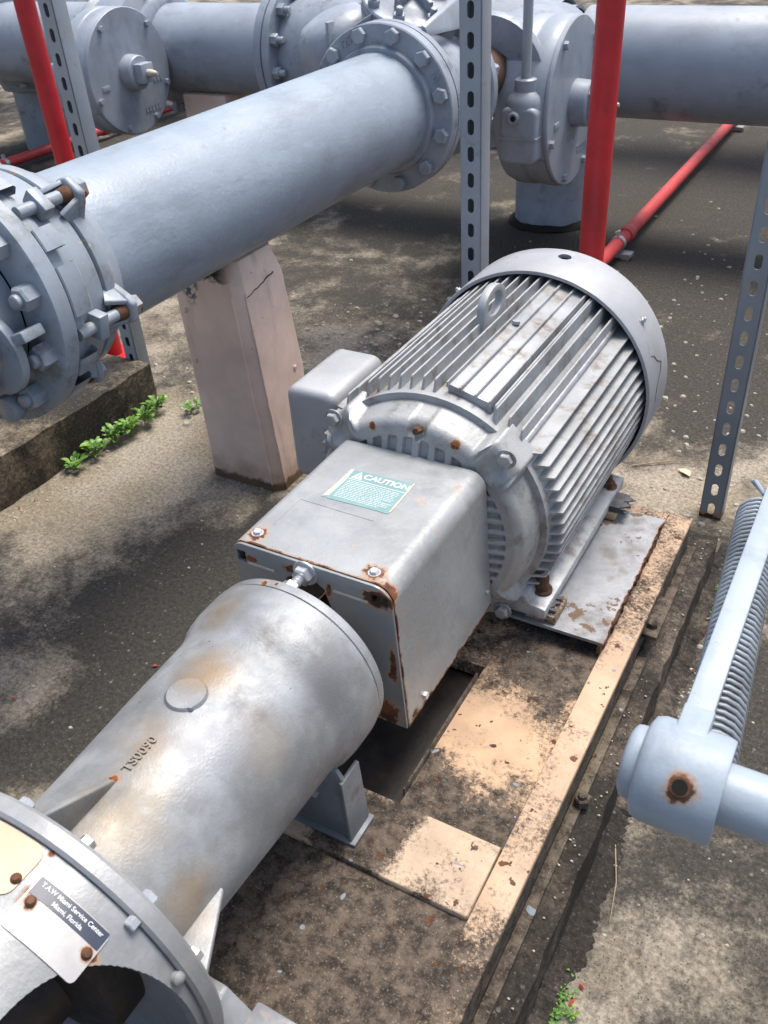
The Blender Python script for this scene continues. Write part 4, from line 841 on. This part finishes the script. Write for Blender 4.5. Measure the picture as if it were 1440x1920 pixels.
MB().cyl((-.0413, .457, .633), (-.0413, .4548, .6349), .0058, n=16).build('screw_hole', 'black', lv_)  # black plug stands for the shade inside the screw hole

# ================================================================ small things on the ground
def gen_pebbles():
    random.seed(21); m = MB()
    def peb(x, y, z_, r):
        n = 7; vs_ = [(x, y, z_+r*.75)]
        for lvl, (rr, hh) in enumerate(((.72, .55), (1.0, .1))):
            for i in range(n):
                a = 2*math.pi*(i+.5*lvl)/n; q = r*rr*random.uniform(.75, 1.2); vs_.append((x+q*math.cos(a), y+q*math.sin(a)*.8, z_+r*hh))
        fs = [(0, 1+i, 1+(i+1) % n) for i in range(n)]+[(1+i, 8+i, 1+(i+1) % n) for i in range(n)]+[(1+(i+1) % n, 8+i, 8+(i+1) % n) for i in range(n)]
        m.add(vs_, fs)
    for (cx, cy, sx, sy, k, r0, r1) in ((-1.35, 2.0, .35, .4, 220, .002, .010), (-.95, 2.25, .5, .5, 300, .0015, .009), (-.15, 2.0, .5, .5, 220, .0015, .008), (-1.05, .9, .35, .4, 28, .001, .004), (.1, .9, .25, .4, 60, .001, .003), (-.17+.05, 1.2, .03, .5, 130, .0015, .005), (-1.66, 1.15, .03, .3, 50, .002, .006), (-1.55, 1.75, .15, .15, 70, .002, .010), (-.5, 3.0, .8, .8, 90, .002, .007), (-1.3, 1.25, .2, .3, 40, .001, .004)):
        for _ in range(k):
            x, y = cx+random.gauss(0, sx*.6), cy+random.gauss(0, sy*.6)
            if -.97 < x < -.155 and y < 1.53: continue
            if x < -1.69 and y < 1.61: continue
            peb(x, y, -.0005, (r0+(r1-r0)*random.random()**2.2)*1.25)
    for _ in range(60): peb(random.uniform(-.20, -.168), random.uniform(.4, 1.5), .0905, random.uniform(.001, .0025))
    return m
o = gen_pebbles().build('pebbles', 'pebble', smooth=20, merge=False); tag(o, 'small pale pebbles and grit scattered over the concrete', 'pebbles', kind='stuff')
random.seed(5); m = MB()
for (x, y) in [(-1.02, .80), (-.99, .78), (-1.2, .62), (-1.05, 1.9), (-1.13, 1.98), (-.62, 2.25), (-.2, 2.45), (-.3, 2.4), (-.3, 1.98), (-.13, 1.22), (-.135, 1.32), (-.12, .6), (-.125, .575), (-1.67, 1.06), (-1.66, 1.1), (-.9, 2.6), (-.13, 1.6), (-.45, 1.9)]:
    a = random.random()*6; l, w_ = random.uniform(.0035, .008), random.uniform(.0015, .0032); d = Vector((math.cos(a), math.sin(a), .1)); t_ = Vector((-d.y, d.x, .3)); c = Vector((x, y, .004))
    m.add([c-d*l, c+t_*w_, c+d*l, c-t_*w_, c+Vector((0, 0, .003))], [(0, 1, 4), (1, 2, 4), (2, 3, 4), (3, 0, 4)])
o = m.build('fallen_petals', 'petal', merge=False); tag(o, 'tiny red fallen petals scattered over the concrete', 'petals', kind='stuff')
def twig(pts, r, label, nm='dry_twig', mat='twig'):
    o = MB().tube(pts, lambda t: r*(1-.6*t), 6).build(nm, mat); tag(o, label, 'twig'); return o
twig([(-1.22, 2.07, .004), (-1.12, 2.14, .008), (-1.03, 2.17, .005)], .002, 'straight dry twig on the ground between the pier and the motor')
twig([(-1.03, 2.18, .006), (-1.06, 2.25, .016), (-1.12, 2.29, .012), (-1.13, 2.36, .006)], .002, 'curled dry twig on the ground beyond the pier')
twig([(-.42, 1.82, .004), (-.33, 1.88, .007), (-.27, 1.90, .004)], .0018, 'thin dry twig on the ground behind the motor fan cowl')
twig([(-1.62, 1.78, .005), (-1.50, 1.83, .01), (-1.40, 1.86, .005)], .002, 'dry twig on the ground behind the left strut foot')
twig([(-.145, .82, .004), (-.125, .76, .008), (-.115, .70, .004)], .0012, 'dry stalk lying in the gap along the plinth foot')
twig([(-.14, 1.36, .006), (-.10, 1.40, .01), (-.06, 1.41, .005)], .0016, 'short dry twig beside the plinth near the spring lever')
for (x, y, s, lab) in ((-.30, 1.84, .018, 'crumpled pale dead leaf on the ground behind the base frame'), (-.06, 2.12, .012, 'small brown dead leaf right of the dark strut'), (-1.58, 1.72, .016, 'pale crumpled leaf beside the left strut foot')):
    m = MB(); 
    for k in range(7):
        a = k*.9; m.v.append(Vector((x+s*math.cos(a)*random.uniform(.5, 1.3), y+s*math.sin(a)*random.uniform(.4, 1.1), .003+random.random()*s*.5)))
    m.v.append(Vector((x, y, .006))); m.f = [(i, (i+1) % 7, 7) for i in range(7)]; tag(m.build('dead_leaf', 'deadleaf'), lab, 'leaf')

# weeds: leaf meshes shared between plants
def leaf_mesh(l, w_):
    m = MB(); n = 6
    for i in range(n+1):
        t = i/n; ww = w_*math.sin(math.pi*min(1, t*.92+.08))**.8*(1 if t < .98 else 0.1); zz = l*(.30*t-.38*t*t)
        for s in (-1, 0, 1): m.v.append(Vector((s*ww, l*t, zz+(abs(s)*ww*.35))))
    for i in range(n):
        for k in (0, 1): m.f.append((i*3+k, i*3+k+1, (i+1)*3+k+1, (i+1)*3+k))
    me = m.mesh('leaf', smooth=60, merge=False); me.materials.append(M['leaf']); return me
LM = [leaf_mesh(.026, .0085), leaf_mesh(.034, .0115), leaf_mesh(.020, .0075)]
def weed(x, y, n, hgt, label, sc=1.0):
    t = thing('weed', label, 'plant', (x, y, 0), 'weeds in the cracks'); top = Vector((x+random.uniform(-.006, .012), y+random.uniform(-.008, .008), hgt))
    st_ = MB(); st_.tube([(x, y, -.002), ((x+top.x)/2, (y+top.y)/2, hgt*.5), tuple(top)], .0014, 6)
    for i in range(n):
        q = .3+.7*i/n; p = Vector((x, y, 0)).lerp(top, q); a = i*2.4+random.random(); el = random.uniform(.0, .7)+.35*(i/n)
        sp = random.uniform(.006, .036)*sc; d = Vector((math.sin(-a), math.cos(a), .35)); p2 = p+d*sp; st_.tube([tuple(p), tuple(p2)], .0008, 5)
        rot = Matrix.Rotation(a, 3, 'Z') @ Matrix.Rotation(el, 3, 'X') @ Matrix.Rotation(random.uniform(-.4, .4), 3, 'Y')
        o = link('leaf', LM[random.randrange(3)], None, t, p2, rot.to_quaternion()); k = random.uniform(.75, 1.25)*sc; o.scale = (k, k, k)
    st_.build('stem', 'leaf', t)
random.seed(12)
for i, (x, y, n, h_, lab) in enumerate(((-1.672, 1.245, 8, .02, 'small green weed nearest the camera along the left plinth'), (-1.665, 1.315, 12, .032, 'green weed sprouting at the left plinth foot, second from the near end'), (-1.660, 1.385, 15, .040, 'bushy green weed in the middle of the row along the left plinth'),
        (-1.655, 1.435, 15, .042, 'bushy green weed fourth along the left plinth foot'), (-1.655, 1.49, 14, .040, 'green leafy weed along the left plinth, next before the strut'), (-1.668, 1.555, 12, .040, 'green weed growing at the foot of the left strut post'), (-1.585, 1.60, 6, .014, 'tiny green sprout on the ground right of the left strut foot'))): weed(x, y, int(n*3), h_, lab, .62)
for (x, y, n, h_, lab) in ((-.135, 1.455, 10, .022, 'small green weed at the right plinth foot near the dark strut'), (-.118, .565, 9, .012, 'low green weed by the plinth foot at bottom right'), (-.125, .50, 10, .014, 'low mossy weed lowest at the plinth foot, bottom edge')): weed(x, y, n, h_*.7, lab, .22)
random.seed(9)
mm = MB()
for _ in range(420):
    y = random.choice((random.gauss(.52, .03), random.gauss(.56, .02), random.gauss(1.46, .03))); x = -.142+abs(random.gauss(0, .012)); a = random.random()*6.28; s = random.uniform(.002, .005); c = Vector((x, y, random.uniform(0, .008)))
    d = Vector((math.cos(a), math.sin(a), random.uniform(.1, .9)))*s; t_ = Vector((-math.sin(a), math.cos(a), 0))*s*.4; mm.add([c-t_, c+t_, c+d], [(0, 1, 2)])
tag(mm.build('moss', 'moss', merge=False), 'green moss tufts in the joint beside the right plinth', 'moss', kind='stuff')
# dirt wedge along the plinth foot
m = MB(); random.seed(33)
for i in range(400):
    y = -.3+1.9*i/399; m.v += [Vector((-.166, y, .012+random.uniform(0, .004))), Vector((-.146+random.uniform(-.006, .004), y, .005+random.uniform(0, .003))), Vector((-.132+random.uniform(-.004, .004)+.008*math.sin(y*31)*math.sin(y*13), y, .0003))]
m.f = [(i*3+k, i*3+k+1, i*3+k+4, i*3+k+3) for i in range(399) for k in (0, 1)]
tag(m.build('dirt_drift', 'plinth'), 'dark dirt and litter banked along the plinth foot', 'dirt', kind='stuff')
